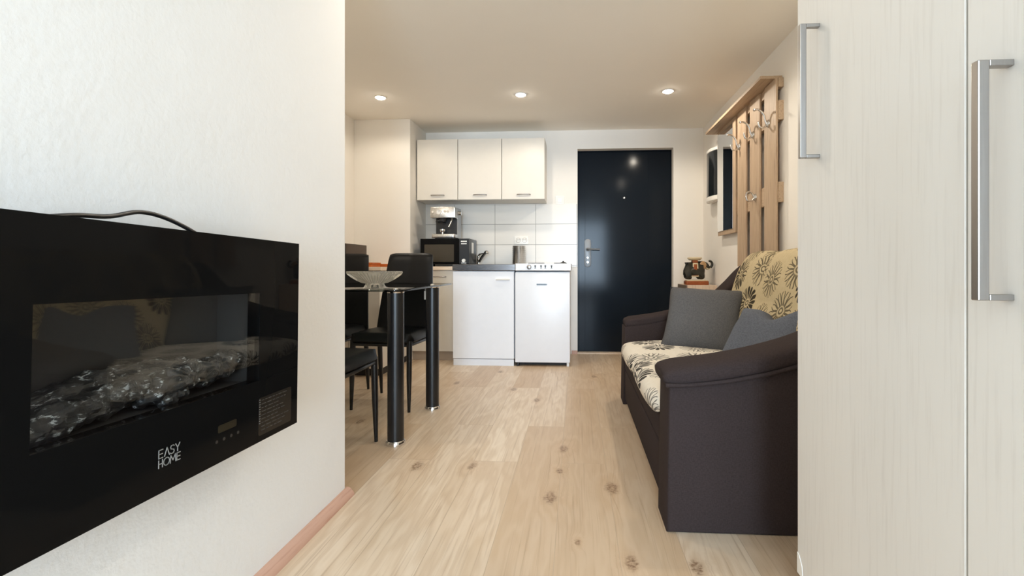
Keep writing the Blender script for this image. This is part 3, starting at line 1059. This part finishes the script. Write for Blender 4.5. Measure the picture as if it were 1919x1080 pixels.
# double socket and switch
t = thing('power_socket', 'white double power socket on the grey tiles', 'socket', (-.539, YB - .008, 1.12))
b = BM(); prism(b, rounded_rect(-.612, -.470, 1.080, 1.164, .008), 'Y', YB - .018, YB - .008, .002); obj('cover_plate', b, M['white_plastic'], t, 40)
for px_ in (-.572, -.510):
    b = BM(); lathe(b, [(.024, 0), (.022, -.003), (.020, .004), (0, .004)], (px_, YB - .018, 1.122), 24, 'Y'); s_ = obj('socket_well', b, M['plinth'], t, 40)
    b = BM()
    for q in (-.009, .009): lathe(b, [(0, -.001), (.004, -.001), (.004, .002), (0, .002)], (px_ + q, YB - .017, 1.126), 10, 'Y')
    obj('socket_hole', b, M['dark_gap'], s_)
t = thing('light_switch', 'white square light switch beside the entrance door', 'switch', (-.163, YB - .001, 1.52))
b = BM(); prism(b, rounded_rect(-.208, -.118, 1.476, 1.560, .008), 'Y', YB - .009, YB, .002); obj('switch_frame', b, M['white_plastic'], t, 40)
b = BM(); box(b, -.188, -.138, YB - .0125, YB - .0088, 1.494, 1.542, .002); obj('rocker', b, M['white_plastic'], t)

# microwave
mx0, mx1, my0, my1, mz0, mz1 = -1.424, -.972, 4.312, 4.640, .876, 1.118
t = thing('microwave', 'black microwave oven on the pale worktop', 'microwave', ((mx0 + mx1) / 2 - .006, 4.48, .862))
b = BM(); box(b, mx0, mx1, my0 + .028, my1, mz0 + .008, mz1, .006, 3); mb = obj('housing', b, M['black_plastic'], t, 40)
b = BM(); box(b, mx0, -1.068, my0, my0 + .027, mz0 + .010, mz1 - .002, .004); dd = obj('door', b, M['black_gloss'], t)
b = BM(); box(b, -1.385, -1.112, my0 - .0015, my0 + .001, .905, 1.062); obj('door_window', b, plain('smoked window', srgb(62, 56, 46), .15), dd)
b = BM(); box(b, -1.066, mx1, my0, my0 + .027, mz0 + .010, mz1 - .002, .003); cp = obj('control_panel', b, M['black_plastic'], t)
for z_ in (.915, ):
    b = BM(); lathe(b, [(0, -.016), (.015, -.016), (.018, 0), (0, 0)], (-1.021, my0, z_), 24, 'Y'); obj('dial', b, M['white_plastic'], cp, 40)
b = BM(); box(b, -1.048, -.993, my0 - .001, my0 + .001, 1.085, 1.096); obj('panel_print', b, M['white_plastic'], cp)
b = BM(); box(b, -1.046, -.995, my0 - .001, my0 + .001, 1.064, 1.074); obj('panel_print', b, M['white_plastic'], cp)
b = BM(); box(b, -1.044, -.998, my0 - .001, my0 + .001, .890, .897); obj('panel_print', b, M['white_plastic'], cp)
b = BM(); box(b, mx1 - .001, mx1 + .0008, 4.42, 4.50, .985, 1.085); obj('rating_sticker', b, M['white_plastic'], mb)
for fx in (mx0 + .04, -1.10):
    for fy in (my0 + .05, my1 - .04):
        b = BM(); lathe(b, [(0, 0), (.014, 0), (.012, .023), (0, .023)], (fx, fy, .862), 12); obj('foot', b, M['black_plastic'], t)

# espresso machine on the microwave
cx0, cx1, cy0 = -1.342, -1.110, 4.345
Z0 = mz1
t = thing('coffee_machine', 'steel and black espresso machine standing on the microwave', 'coffee machine', ((cx0 + cx1) / 2, 4.46, Z0))
b = BM(); prism(b, rounded_rect(cx0, cx1, Z0 + .190, Z0 + .292, .012), 'Y', cy0, cy0 + .24, .004); hd = obj('head', b, M['steel'], t, 40)
b = BM(); box(b, cx0 + .028, cx1 - .002, cy0 + .085, cy0 + .235, Z0 + .040, Z0 + .192, .006); obj('body', b, M['black_plastic'], t)
b = BM(); box(b, cx1 - .004, cx1 + .001, cy0 + .09, cy0 + .235, Z0 + .01, Z0 + .292, .001); obj('side_panel', b, M['handle'], t)
b = BM(); prism(b, rounded_rect(cx0 + .012, cx1, cy0 - .010, cy0 + .235, .02), 'Z', Z0 + .008, Z0 + .042, .003); tr = obj('drip_tray', b, M['steel'], t, 40)
b = BM(); box(b, cx0 + .03, cx1 - .02, cy0 + .0, cy0 + .08, Z0 + .040, Z0 + .045, .001); obj('grille', b, M['dark_gap'], tr)
b = BM(); box(b, cx0 + .04, cx1 - .03, cy0 + .02, cy0 + .21, Z0, Z0 + .010); obj('base_pad', b, M['black_plastic'], t)
b = BM(); lathe(b, [(.0, -.004), (.021, -.004), (.021, 0), (0, 0)], (cx0 + .082, cy0, Z0 + .245), 28, 'Y'); gg = obj('gauge', b, M['white_plastic'], hd, 40)
b = BM(); lathe(b, [(.020, -.004), (.020, -.009), (.026, -.009), (.026, 0), (.021, 0)], (cx0 + .082, cy0, Z0 + .245), 28, 'Y'); obj('gauge_rim', b, M['chrome'], gg, 40)
b = BM(); box(b, cx0 + .0815, cx0 + .0835, cy0 - .006, cy0 - .004, Z0 + .245, Z0 + .260); obj('gauge_needle', b, M['dark_gap'], gg)
for q in (.025, .135, .165):
    b = BM(); lathe(b, [(0, -.008), (.010, -.008), (.012, 0), (0, 0)], (cx0 + q, cy0, Z0 + (.245 if q < .1 else .252)), 18, 'Y'); obj('button', b, M['chrome'], hd, 40)
b = BM(); lathe(b, [(0, .026), (.017, .026), (.020, 0), (0, 0)], (cx1 + .001, cy0 + .13, Z0 + .245), 20, 'X'); obj('steam_knob', b, M['chrome'], t, 40)
b = BM(); lathe(b, [(0, 0), (.030, 0), (.033, .02), (.033, .034), (0, .034)], (cx0 + .105, cy0 + .045, Z0 + .158), 24)
obj('brew_group', b, M['dark_gap'], t, 40)
b = BM(); lathe(b, [(0, 0), (.022, 0), (.026, .012), (.026, .026), (0, .026)], (cx0 + .105, cy0 + .042, Z0 + .062), 20); tube(b, [(cx0 + .105, cy0 + .042, Z0 + .044), (cx0 + .105, cy0 + .042, Z0 + .064)], .009, 12)
obj('cup', b, M['chrome'], t, 40, label='small steel cup under the brew head')
b = BM(); tube(b, [(cx0 + .105, cy0 + .045, Z0 + .160), (cx0 + .10, cy0 + .01, Z0 + .158), (cx0 + .085, cy0 - .075, Z0 + .150)], [.012, .010, .012], 12); obj('portafilter_handle', b, M['black_plastic'], t, 50)
b = BM(); tube(b, smooth_path([(cx1 - .040, cy0 + .05, Z0 + .192), (cx1 - .042, cy0 + .03, Z0 + .165), (cx1 - .060, cy0 + .0, Z0 + .105)], 6), .0055, 10); obj('steam_wand', b, M['chrome'], t, 50)

# low cupboard in the corner behind the table, with wooden boxes and a dark cooker
t = thing('corner_cabinet', 'low cream cupboard in the corner behind the dining chairs', 'cabinet', (-1.77, 3.97, 0))
b = BM(); box(b, XL + .003, -1.525, 3.67, 4.277, .06, .828, .002); obj('carcass', b, M['lacquer'], t)
for x0, x1 in ((XL + .005, -1.778), (-1.774, -1.527)):
    b = BM(); box(b, x0, x1, 3.652, 3.669, .064, .826, .002); obj('door', b, M['lacquer'], t)
b = BM(); box(b, XL + .003, -1.54, 3.70, 4.277, 0, .06); obj('plinth', b, M['dark_gap'], t)
b = BM(); box(b, XL + .003, -1.512, 3.64, 4.277, .829, .858, .003)
tag(obj('worktop', b, M['worktop']), 'pale wood worktop in the corner behind the chairs', 'worktop')
t = thing('wooden_tray', 'flat orange wooden tray on the corner worktop', 'tray', (-1.66, 4.0, .858))
b = BM(); box(b, -1.82, -1.56, 3.90, 4.15, .858, .866, .002)
for a in ((-1.82, -1.56, 3.90, 3.912), (-1.82, -1.56, 4.138, 4.15), (-1.82, -1.808, 3.912, 4.138), (-1.572, -1.56, 3.912, 4.138)):
    box(b, a[0], a[1], a[2], a[3], .866, .884, .002)
obj('tray_body', b, M['orange_wood'], t)
t = thing('wooden_box', 'small orange wooden box standing in front of the tray', 'box', (-1.70, 3.79, .858))
b = BM(); box(b, -1.80, -1.612, 3.70, 3.86, .858, .880, .002); obj('box_body', b, M['orange_wood'], t)
b = BM(); box(b, -1.806, -1.606, 3.694, 3.866, .880, .893, .003); obj('box_lid', b, M['orange_wood'], t)
t = thing('mini_oven', 'dark taupe tabletop oven on the corner worktop, behind the hidden chair', 'oven', (-1.93, 3.9, .858))
b = BM(); box(b, -2.015, -1.822, 3.70, 4.08, .868, 1.046, .004); obj('housing', b, M['dark_brown'], t)
b = BM(); box(b, -2.010, -1.827, 3.688, 3.699, .872, 1.040, .002); obj('door', b, M['black_gloss'], t)
for fx in (-1.995, -1.845):
    for fy in (3.73, 4.05):
        b = BM(); lathe(b, [(0, 0), (.012, 0), (.012, .012), (0, .012)], (fx, fy, .858), 12); obj('foot', b, M['black_plastic'], t)

# ------------------------------------------------------------------ coat rack on the right wall
t = thing('coat_rack', 'oak slatted coat rack with hat shelf and mirror on the right wall', 'coat rack', (XR, 3.5, .86))
SX0, SX1 = 1.185, 1.197        # board thickness in x
for y0, y1 in ((2.934, 3.112), (3.190, 3.366), (3.442, 3.618)):
    b = BM(); box(b, SX0, SX1, y0, y1, .862, 1.984, .0015); obj('upright_board', b, M['oak'], t)
for z0, z1 in ((1.735, 1.85), (1.245, 1.365), (1.93, 1.984)):
    b = BM(); box(b, SX1 + .0005, XR, 2.928, 4.10, z0, z1, .001); obj('cross_rail', b, M['oak_y'], t)
b = BM(); box(b, SX0, SX1, 3.660, 4.105, 1.117, 1.984, .0015); mbd = obj('mirror_board', b, M['oak'], t)
b = BM(); box(b, SX0 - .005, SX0 - .0005, 3.715, 4.103, 1.150, 1.955, .001); obj('mirror', b, M['mirror'], mbd)
b = BM(); prism(b, [(XR, 2.948), (1.100, 2.948), (1.100, 4.172), (XR, 4.172)], 'Z', 1.985, 2.003, .001); obj('hat_shelf', b, M['oak_y'], t)
def hook(y, z, tall=True):
    bm = BM()
    lathe(bm, [(0, 0), (.024, 0), (.024, -.005), (.018, -.010), (0, -.012)], (SX0, y, z), 24, 'X')
    if tall: tube(bm, smooth_path([(SX0 - .008, y, z - .010), (SX0 - .020, y, z + .022), (SX0 - .026, y, z + .050), (SX0 - .042, y, z + .074), (SX0 - .064, y, z + .086), (SX0 - .082, y, z + .086)], 7), .0062, 12)
    if tall: lathe(bm, [(0, -.010), (.009, -.005), (.009, .005), (0, .010)], (SX0 - .084, y, z + .086), 12)
    else: tube(bm, smooth_path([(SX0 - .008, y, z + .004), (SX0 - .026, y, z + .030), (SX0 - .050, y, z + .034), (SX0 - .062, y, z + .014)], 7), .0062, 12)
    tube(bm, smooth_path([(SX0 - .008, y, z - .004), (SX0 - .026, y, z - .024), (SX0 - .050, y, z - .022), (SX0 - .060, y, z + .002), (SX0 - .058, y, z + .012)], 7), .0062, 12)
    obj('coat_hook', bm, M['chrome'], t, 50, label='chrome coat hook')
for y, z in ((3.575, 1.735), (3.300, 1.745), (3.045, 1.745)): hook(y, z)
hook(3.26, 1.32, False)

# fuse box
t = thing('fuse_box', 'white wall fuse box with a curved dark cover beyond the coat rack mirror', 'fuse box', (XR, 4.27, 1.40))
b = BM(); prism(b, rounded_rect(4.125, 4.43, 1.425, 1.885, .02), 'X', 1.188, XR, .004); obj('housing', b, M['white_plastic'], t, 40)
pts = [(1.189, 4.130)] + [(1.189 - .040 * math.sin(PI * k / 12) ** .7, 4.130 + .295 * k / 12) for k in range(1, 12)] + [(1.189, 4.425)]
b = BM(); prism(b, pts, 'Z', 1.470, 1.850, .002); obj('cover', b, M['tinted'], t, 50)
b = BM(); prism(b, [(p[0] - .002, p[1]) for p in pts], 'Z', 1.428, 1.468, .004); obj('lower_lip', b, M['white_plastic'], t, 50)
b = BM(); prism(b, [(p[0] - .001, p[1]) for p in pts], 'Z', 1.852, 1.880, .004); obj('upper_lip', b, M['white_plastic'], t, 50)

# shoe cabinet and elephant
t = thing('shoe_cabinet', 'narrow pale oak cabinet in the corner behind the sofa', 'cabinet', (1.06, 4.37, 0))
b = BM(); box(b, .955, 1.205, 4.20, 4.218, .0, .70, .001); box(b, .955, 1.205, 4.532, 4.55, 0, .70, .001); box(b, .955, 1.205, 4.218, 4.532, .682, .70); box(b, 1.19, 1.205, 4.218, 4.532, 0, .682); box(b, .955, 1.19, 4.218, 4.532, .04, .056)
obj('carcass', b, M['oak_pale'], t)
for z0, z1 in ((.06, .355), (.362, .655)):
    b = BM(); box(b, .937, .954, 4.203, 4.547, z0, z1, .001); obj('flap', b, M['white'], t)
b = BM(); box(b, .945, .954, 4.203, 4.547, .660, .699); obj('grip_rail', b, M['brown_top'], t)

ex, ey, ez = 1.075, 4.34, .70
t = thing('elephant_figurine', 'glazed ceramic elephant plant stand on the corner cabinet', 'figurine', (ex, ey, ez))
b = BM(); prism(b, rounded_rect(ex - .110, ex + .085, ey - .06, ey + .06, .012), 'Z', ez, ez + .034, .004); obj('base', b, M['ceramic_rust'], t, 40)
b = BM(); prism(b, rounded_rect(ex - .104, ex + .079, ey - .055, ey + .055, .012), 'Z', ez + .034, ez + .042, .003); obj('base_rim', b, M['ceramic_cream'], t, 40)
# body: one skinned figure facing +x
def blob(bm, c, r, seg=20, rings=12):
    g = bmesh.ops.create_uvsphere(bm, u_segments=seg, v_segments=rings, radius=1)
    for v in g['verts']: v.co = Vector((c[0] + v.co.x * r[0], c[1] + v.co.y * r[1], c[2] + v.co.z * r[2]))
mesh_e = bpy.data.meshes.new('body')
P_ = [(-.055, 0, .130), (-.010, 0, .138), (.030, 0, .140), (.058, 0, .165), (.086, 0, .158),
      (.105, 0, .140), (.122, 0, .140), (.136, 0, .156), (.134, 0, .178), (.120, 0, .190), (.104, 0, .188),
      (-.065, .034, .085), (-.068, .036, .052), (-.065, -.034, .085), (-.068, -.036, .052),
      (.036, .034, .085), (.040, .036, .052), (.036, -.034, .085), (.040, -.036, .052), (-.098, 0, .120), (-.104, 0, .085)]
E_ = [(0, 1), (1, 2), (2, 3), (3, 4), (4, 5), (5, 6), (6, 7), (7, 8), (8, 9), (9, 10), (0, 11), (11, 12), (0, 13), (13, 14), (2, 15), (15, 16), (2, 17), (17, 18), (0, 19), (19, 20)]
RR = [.052, .055, .046, .036, .026, .015, .0125, .011, .0105, .010, .0095, .030, .025, .030, .025, .029, .025, .029, .025, .010, .005]
mesh_e.from_pydata([(ex + p[0] * 1.04 - .014, ey + p[1] * 1.1, ez + .042 + (p[2] - .050) * 1.22) for p in P_], E_, [])
eb = bpy.data.objects.new('body', mesh_e)
COL.objects.link(eb)
md = eb.modifiers.new('skin', 'SKIN')
for i, sv in enumerate(mesh_e.skin_vertices[0].data):
    sv.radius = (RR[i] * 1.16, RR[i] * 1.16)
    sv.use_root = (i == 1)
eb.modifiers.new('sub', 'SUBSURF').levels = 2
eb.modifiers['sub'].render_levels = 2
dg = bpy.context.evaluated_depsgraph_get()
dg.update()
me2 = bpy.data.meshes.new_from_object(eb.evaluated_get(dg))
bpy.data.objects.remove(eb)
b = BM(); b.from_mesh(me2)
bpy.data.meshes.remove(me2)
obj('body', b, M['ceramic_dark'], t, 70)
for sy in (-1, 1):
    b = BM(); blob(b, (ex + .036, ey + sy * .046, ez + .172), (.030, .009, .036)); obj('ear', b, M['ceramic_tan'], t, 70)
    b = BM(); tube(b, smooth_path([(ex + .070, ey + sy * .018, ez + .150), (ex + .090, ey + sy * .026, ez + .138), (ex + .110, ey + sy * .022, ez + .150)], 5), [.006] * 6 + [.003] * 5, 8); obj('tusk', b, M['ceramic_cream'], t, 50)
    # saddle cloth, forehead panel and chest strap
    b = BM(); prism(b, [(ex - .066, ez + .072), (ex - .004, ez + .072), (ex - .010, ez + .192), (ex - .054, ez + .192)], 'Y', ey + sy * .050, ey + sy * .062, .002); sd = obj('saddle_cloth', b, M['ceramic_cream'], t, 40)
    b = BM(); prism(b, [(ex - .050, ez + .112), (ex - .018, ez + .112), (ex - .020, ez + .182), (ex - .046, ez + .182)], 'Y', ey + sy * .0615, ey + sy * .066, .001); obj('cloth_panel', b, M['ceramic_rust'], sd, 40)
    b = BM(); box(b, ex - .060, ex - .010, ey + sy * .0615 - .002, ey + sy * .0615 + .003, ez + .082, ez + .092); obj('cloth_band', b, M['ceramic_rust'], sd)
b = BM(); tube(b, [(ex + .024, ey - .03, ez + .100), (ex + .038, ey - .036, ez + .075)], .012, 10); tube(b, [(ex + .024, ey + .03, ez + .100), (ex + .038, ey + .036, ez + .075)], .012, 10); obj('leg_band', b, M['ceramic_rust'], t, 50)
b = BM(); prism(b, rounded_rect(ex - .050, ex - .004, ey - .040, ey + .040, .01), 'Z', ez + .190, ez + .218, .006); obj('howdah', b, M['ceramic_rust'], t, 40)
b = BM(); lathe(b, [(0, .217), (.044, .217), (.056, .224), (.062, .233), (.062, .240), (.058, .243), (0, .243)], (ex - .026, ey, ez), 32); obj('top_plate', b, M['ceramic_cream'], t, 40)

# ------------------------------------------------------------------ sofa
SY0, SY1 = 1.572, 3.19
AW = .175
t = thing('sofa', 'dark brown two seat sofa with beige daisy print cushions', 'sofa', (.74, 2.38, 0))
# side profile of the arm (x, z): rises to meet the back
top_prof = [(.300, .484), (.45, .504), (.60, .534), (.75, .576), (.88, .634), (.97, .714), (1.04, .790), (1.09, .828), (1.150, .838)]
def arm_panel(y0, y1):
    bm = BM()
    prism(bm, [(.292, .0)] + top_prof + [(1.172, .80), (1.175, .0)], 'Y', y0, y1, .010, 3)
    return bm
def arm_pad(y0, y1, xs):
    """padded roll along the arm, overhanging a little on every side"""
    bm = BM()
    path = smooth_path([(xs, 0, .497), (.36, 0, .505), (.50, 0, .525), (.64, 0, .556), (.77, 0, .598), (.88, 0, .655), (.97, 0, .735), (1.04, 0, .810), (1.09, 0, .848), (1.145, 0, .858)], 5)
    yc, hw = (y0 + y1) / 2, (y1 - y0) / 2
    seg = 24
    rings = []
    n = len(path)
    for i, p in enumerate(path):
        d = (path[min(i + 1, n - 1)] - path[max(i - 1, 0)]).normalized()
        nrm = Vector((-d.z, 0, d.x))
        s = min(1.0, .45 + .55 * math.sqrt(min(1, i / 4)))
        s *= min(1.0, .5 + .5 * math.sqrt(min(1, (n - 1 - i) / 3)))
        ring = []
        for k in range(seg):
            a = 2 * PI * k / seg
            ca, sa = math.cos(a), math.sin(a)
            u = math.copysign(abs(ca) ** .55, ca) * hw * (.80 + .20 * s)
            v = math.copysign(abs(sa) ** .75, sa) * .036 * s
            if v > 0: v *= 1.05
            ring.append(bm.verts.new(Vector((p.x, yc + u, p.z)) + nrm * v))
        rings.append(ring)
    for i in range(n - 1):
        for k in range(seg):
            bm.faces.new((rings[i][k], rings[i][(k + 1) % seg], rings[i + 1][(k + 1) % seg], rings[i + 1][k]))
    bm.faces.new(rings[0][::-1]); bm.faces.new(rings[-1])
    return bm
for y0, y1, o0, o1 in ((SY0, SY0 + AW, SY0 - .018, SY0 + AW + .016), (SY1 - AW, SY1, SY1 - AW + .004, SY1 + .006)):
    ar = obj('arm', arm_panel(y0, y1), M['sofa'], t, 40)
    obj('arm_pad', arm_pad(o0, o1, .282 if y0 == SY0 else .306), M['sofa'], ar, 60)
    yo = o0 + .002 if y0 == SY0 else o1 - .002
    b = BM(); tube(b, smooth_path([(.285 if y0 == SY0 else .330, yo, .480), (.38, yo, .484), (.50, yo, .500), (.64, yo, .530), (.77, yo, .575), (.88, yo, .640), (.96, yo, .72)], 5), .007, 10)
    obj('piping', b, M['sofa'], ar, 60)
YA, YZ = SY0 + AW + .002, SY1 - AW - .002
b = BM(); box(b, .318, 1.17, YA, YZ, .03, .330, .010, 3); bs = obj('base', b, M['sofa'], t, 40)
b = BM(); box(b, .303, .318, YA, YZ, .035, .215, .006, 3); box(b, .303, .318, YA, YZ, .222, .325, .006, 3); obj('front_panel', b, M['sofa'], bs, 40)
for fx in (.36, 1.10):
    for fy in (SY0 + .3, SY1 - .3):
        b = BM(); lathe(b, [(0, 0), (.025, 0), (.025, .031), (0, .031)], (fx, fy, 0), 16); obj('foot', b, M['black_plastic'], t)

def sheet(name, prof, y0, y1, mat, parent, ny=40, disp=None, close=None):
    """upholstered shell: profile in (x, z) run along y, with uv in metres"""
    bm = BM()
    uvl = bm.loops.layers.uv.new('UVMap')
    pts = smooth_path([(p[0], 0, p[1]) for p in prof], 6)
    L = [0]
    for a, c in zip(pts, pts[1:]): L.append(L[-1] + (c - a).length)
    V = []
    for i, p in enumerate(pts):
        d = (pts[min(i + 1, len(pts) - 1)] - pts[max(i - 1, 0)]).normalized()
        nrm = Vector((-d.z, 0, d.x))
        row = []
        for j in range(ny + 1):
            v = j / ny
            q = Vector((p.x, y0 + (y1 - y0) * v, p.z))
            if disp: q += nrm * disp(L[i] / L[-1], v)
            row.append((bm.verts.new(q), (y0 + (y1 - y0) * v, L[i])))
        V.append(row)
    for i in range(len(pts) - 1):
        for j in range(ny):
            q = (V[i][j], V[i][j + 1], V[i + 1][j + 1], V[i + 1][j])
            f = bm.faces.new([a[0] for a in q])
            for lp, a in zip(f.loops, q): lp[uvl].uv = a[1]
    for j in (0, ny):
        f = bm.faces.new([r_[j][0] for r_ in V])
    f = bm.faces.new([V[0][j][0] for j in range(ny + 1)] + [V[-1][j][0] for j in range(ny, -1, -1)])
    return obj(name, bm, mat, parent, 50)

edge = lambda v: 1 - abs(2 * v - 1) ** 14
def seat_disp(s, v):
    d = -.022 * (1 - edge(v))
    if .05 < s < .9: d += .012 * abs(math.sin(PI * 2 * v)) ** .6
    if s < .16: d -= .0
    return d
seat_prof = [(.330, .326), (.300, .318), (.282, .335), (.276, .360), (.290, .386), (.330, .400), (.45, .410), (.62, .412), (.80, .408), (.90, .404)]
sheet('seat_cushion', seat_prof, YA, YZ, M['flower'], t, 48, seat_disp)
def back_disp(s, v):
    c = abs(math.sin(PI * 3 * v)) ** .5
    r_ = abs(math.sin(PI * (s * 3.2 + .2))) ** .5
    d = (.026 * c * (.35 + .65 * r_)) if s < .86 else 0
    # rounded upper corners
    e = max(0, abs(2 * v - 1) - .80) / .20
    d -= .085 * e ** 2.2 * max(0, min(1, (s - .40) / .35)) * (1 if s < .9 else .6)
    return d - .012 * (1 - edge(v))
back_prof = [(.83, .405), (.865, .48), (.90, .58), (.935, .68), (.968, .78), (1.00, .86), (1.035, .915), (1.085, .930), (1.13, .905), (1.152, .84), (1.160, .60), (1.165, .405)]
sheet('back_cushion', back_prof, YA - .002, YZ + .002, M['flower_back'], t, 60, back_disp)

# scatter cushions
def pillow_bm(sz, th, seed, dent=0):
    bm = BM()
    n = 22
    rnd = random.Random(seed)
    ph = [rnd.uniform(0, 6.28) for _ in range(6)]
    top, bot = {}, {}
    for i in range(n + 1):
        for j in range(n + 1):
            u, v = i / n * 2 - 1, j / n * 2 - 1
            # sides pull in between the pointed corners
            x = u * sz / 2 * (1 - .075 * (1 - v * v) * abs(u) ** 3)
            z = v * sz / 2 * (1 - .075 * (1 - u * u) * abs(v) ** 3)
            h = th / 2 * ((1 - u ** 4) * (1 - v ** 4)) ** .55
            h *= 1 + .06 * math.sin(3.1 * u + ph[0]) * math.sin(2.7 * v + ph[1])
            fold = .010 * math.sin(9 * (u + v) + ph[2]) * max(0, abs(u * v) - .1)
            dn = dent * math.exp(-((u - .1) ** 2 / .10 + (v - 1.0) ** 2 / .5))
            z -= dn * .8 * max(0, v)
            if i in (0, n) or j in (0, n):
                top[i, j] = bot[i, j] = bm.verts.new((x, fold, z))
            else:
                top[i, j] = bm.verts.new((x, -h - fold, z))
                bot[i, j] = bm.verts.new((x, h - fold, z))
    for i in range(n):
        for j in range(n):
            bm.faces.new((top[i, j], top[i + 1, j], top[i + 1, j + 1], top[i, j + 1]))
            bm.faces.new((bot[i, j], bot[i, j + 1], bot[i + 1, j + 1], bot[i + 1, j]))
    rim = [(-sz / 2 + sz * k / n, 0, 0) for k in range(n + 1)]
    return bm
def pillow(label, mat, sz, th, seed, loc, rot, dent=0):
    o = obj('cushion', pillow_bm(sz, th, seed, dent), mat, None, 80)
    o.location = loc
    o.rotation_euler = rot
    tag(o, label, 'cushion', 'scatter cushions on the sofa')
    return o
pillow('square grey linen cushion propped upright at the far end of the sofa', M['pillow'], .43, .15, 3, (.712, 2.76, .553), Euler((R(-33), R(2), R(-24)), 'XYZ'))
pillow('slumped blue grey cushion leaning behind the near sofa arm', M['pillow_blue'], .43, .17, 8, (.822, 2.13, .498), Euler((R(-36), R(-4), R(-60)), 'XYZ'), .09)
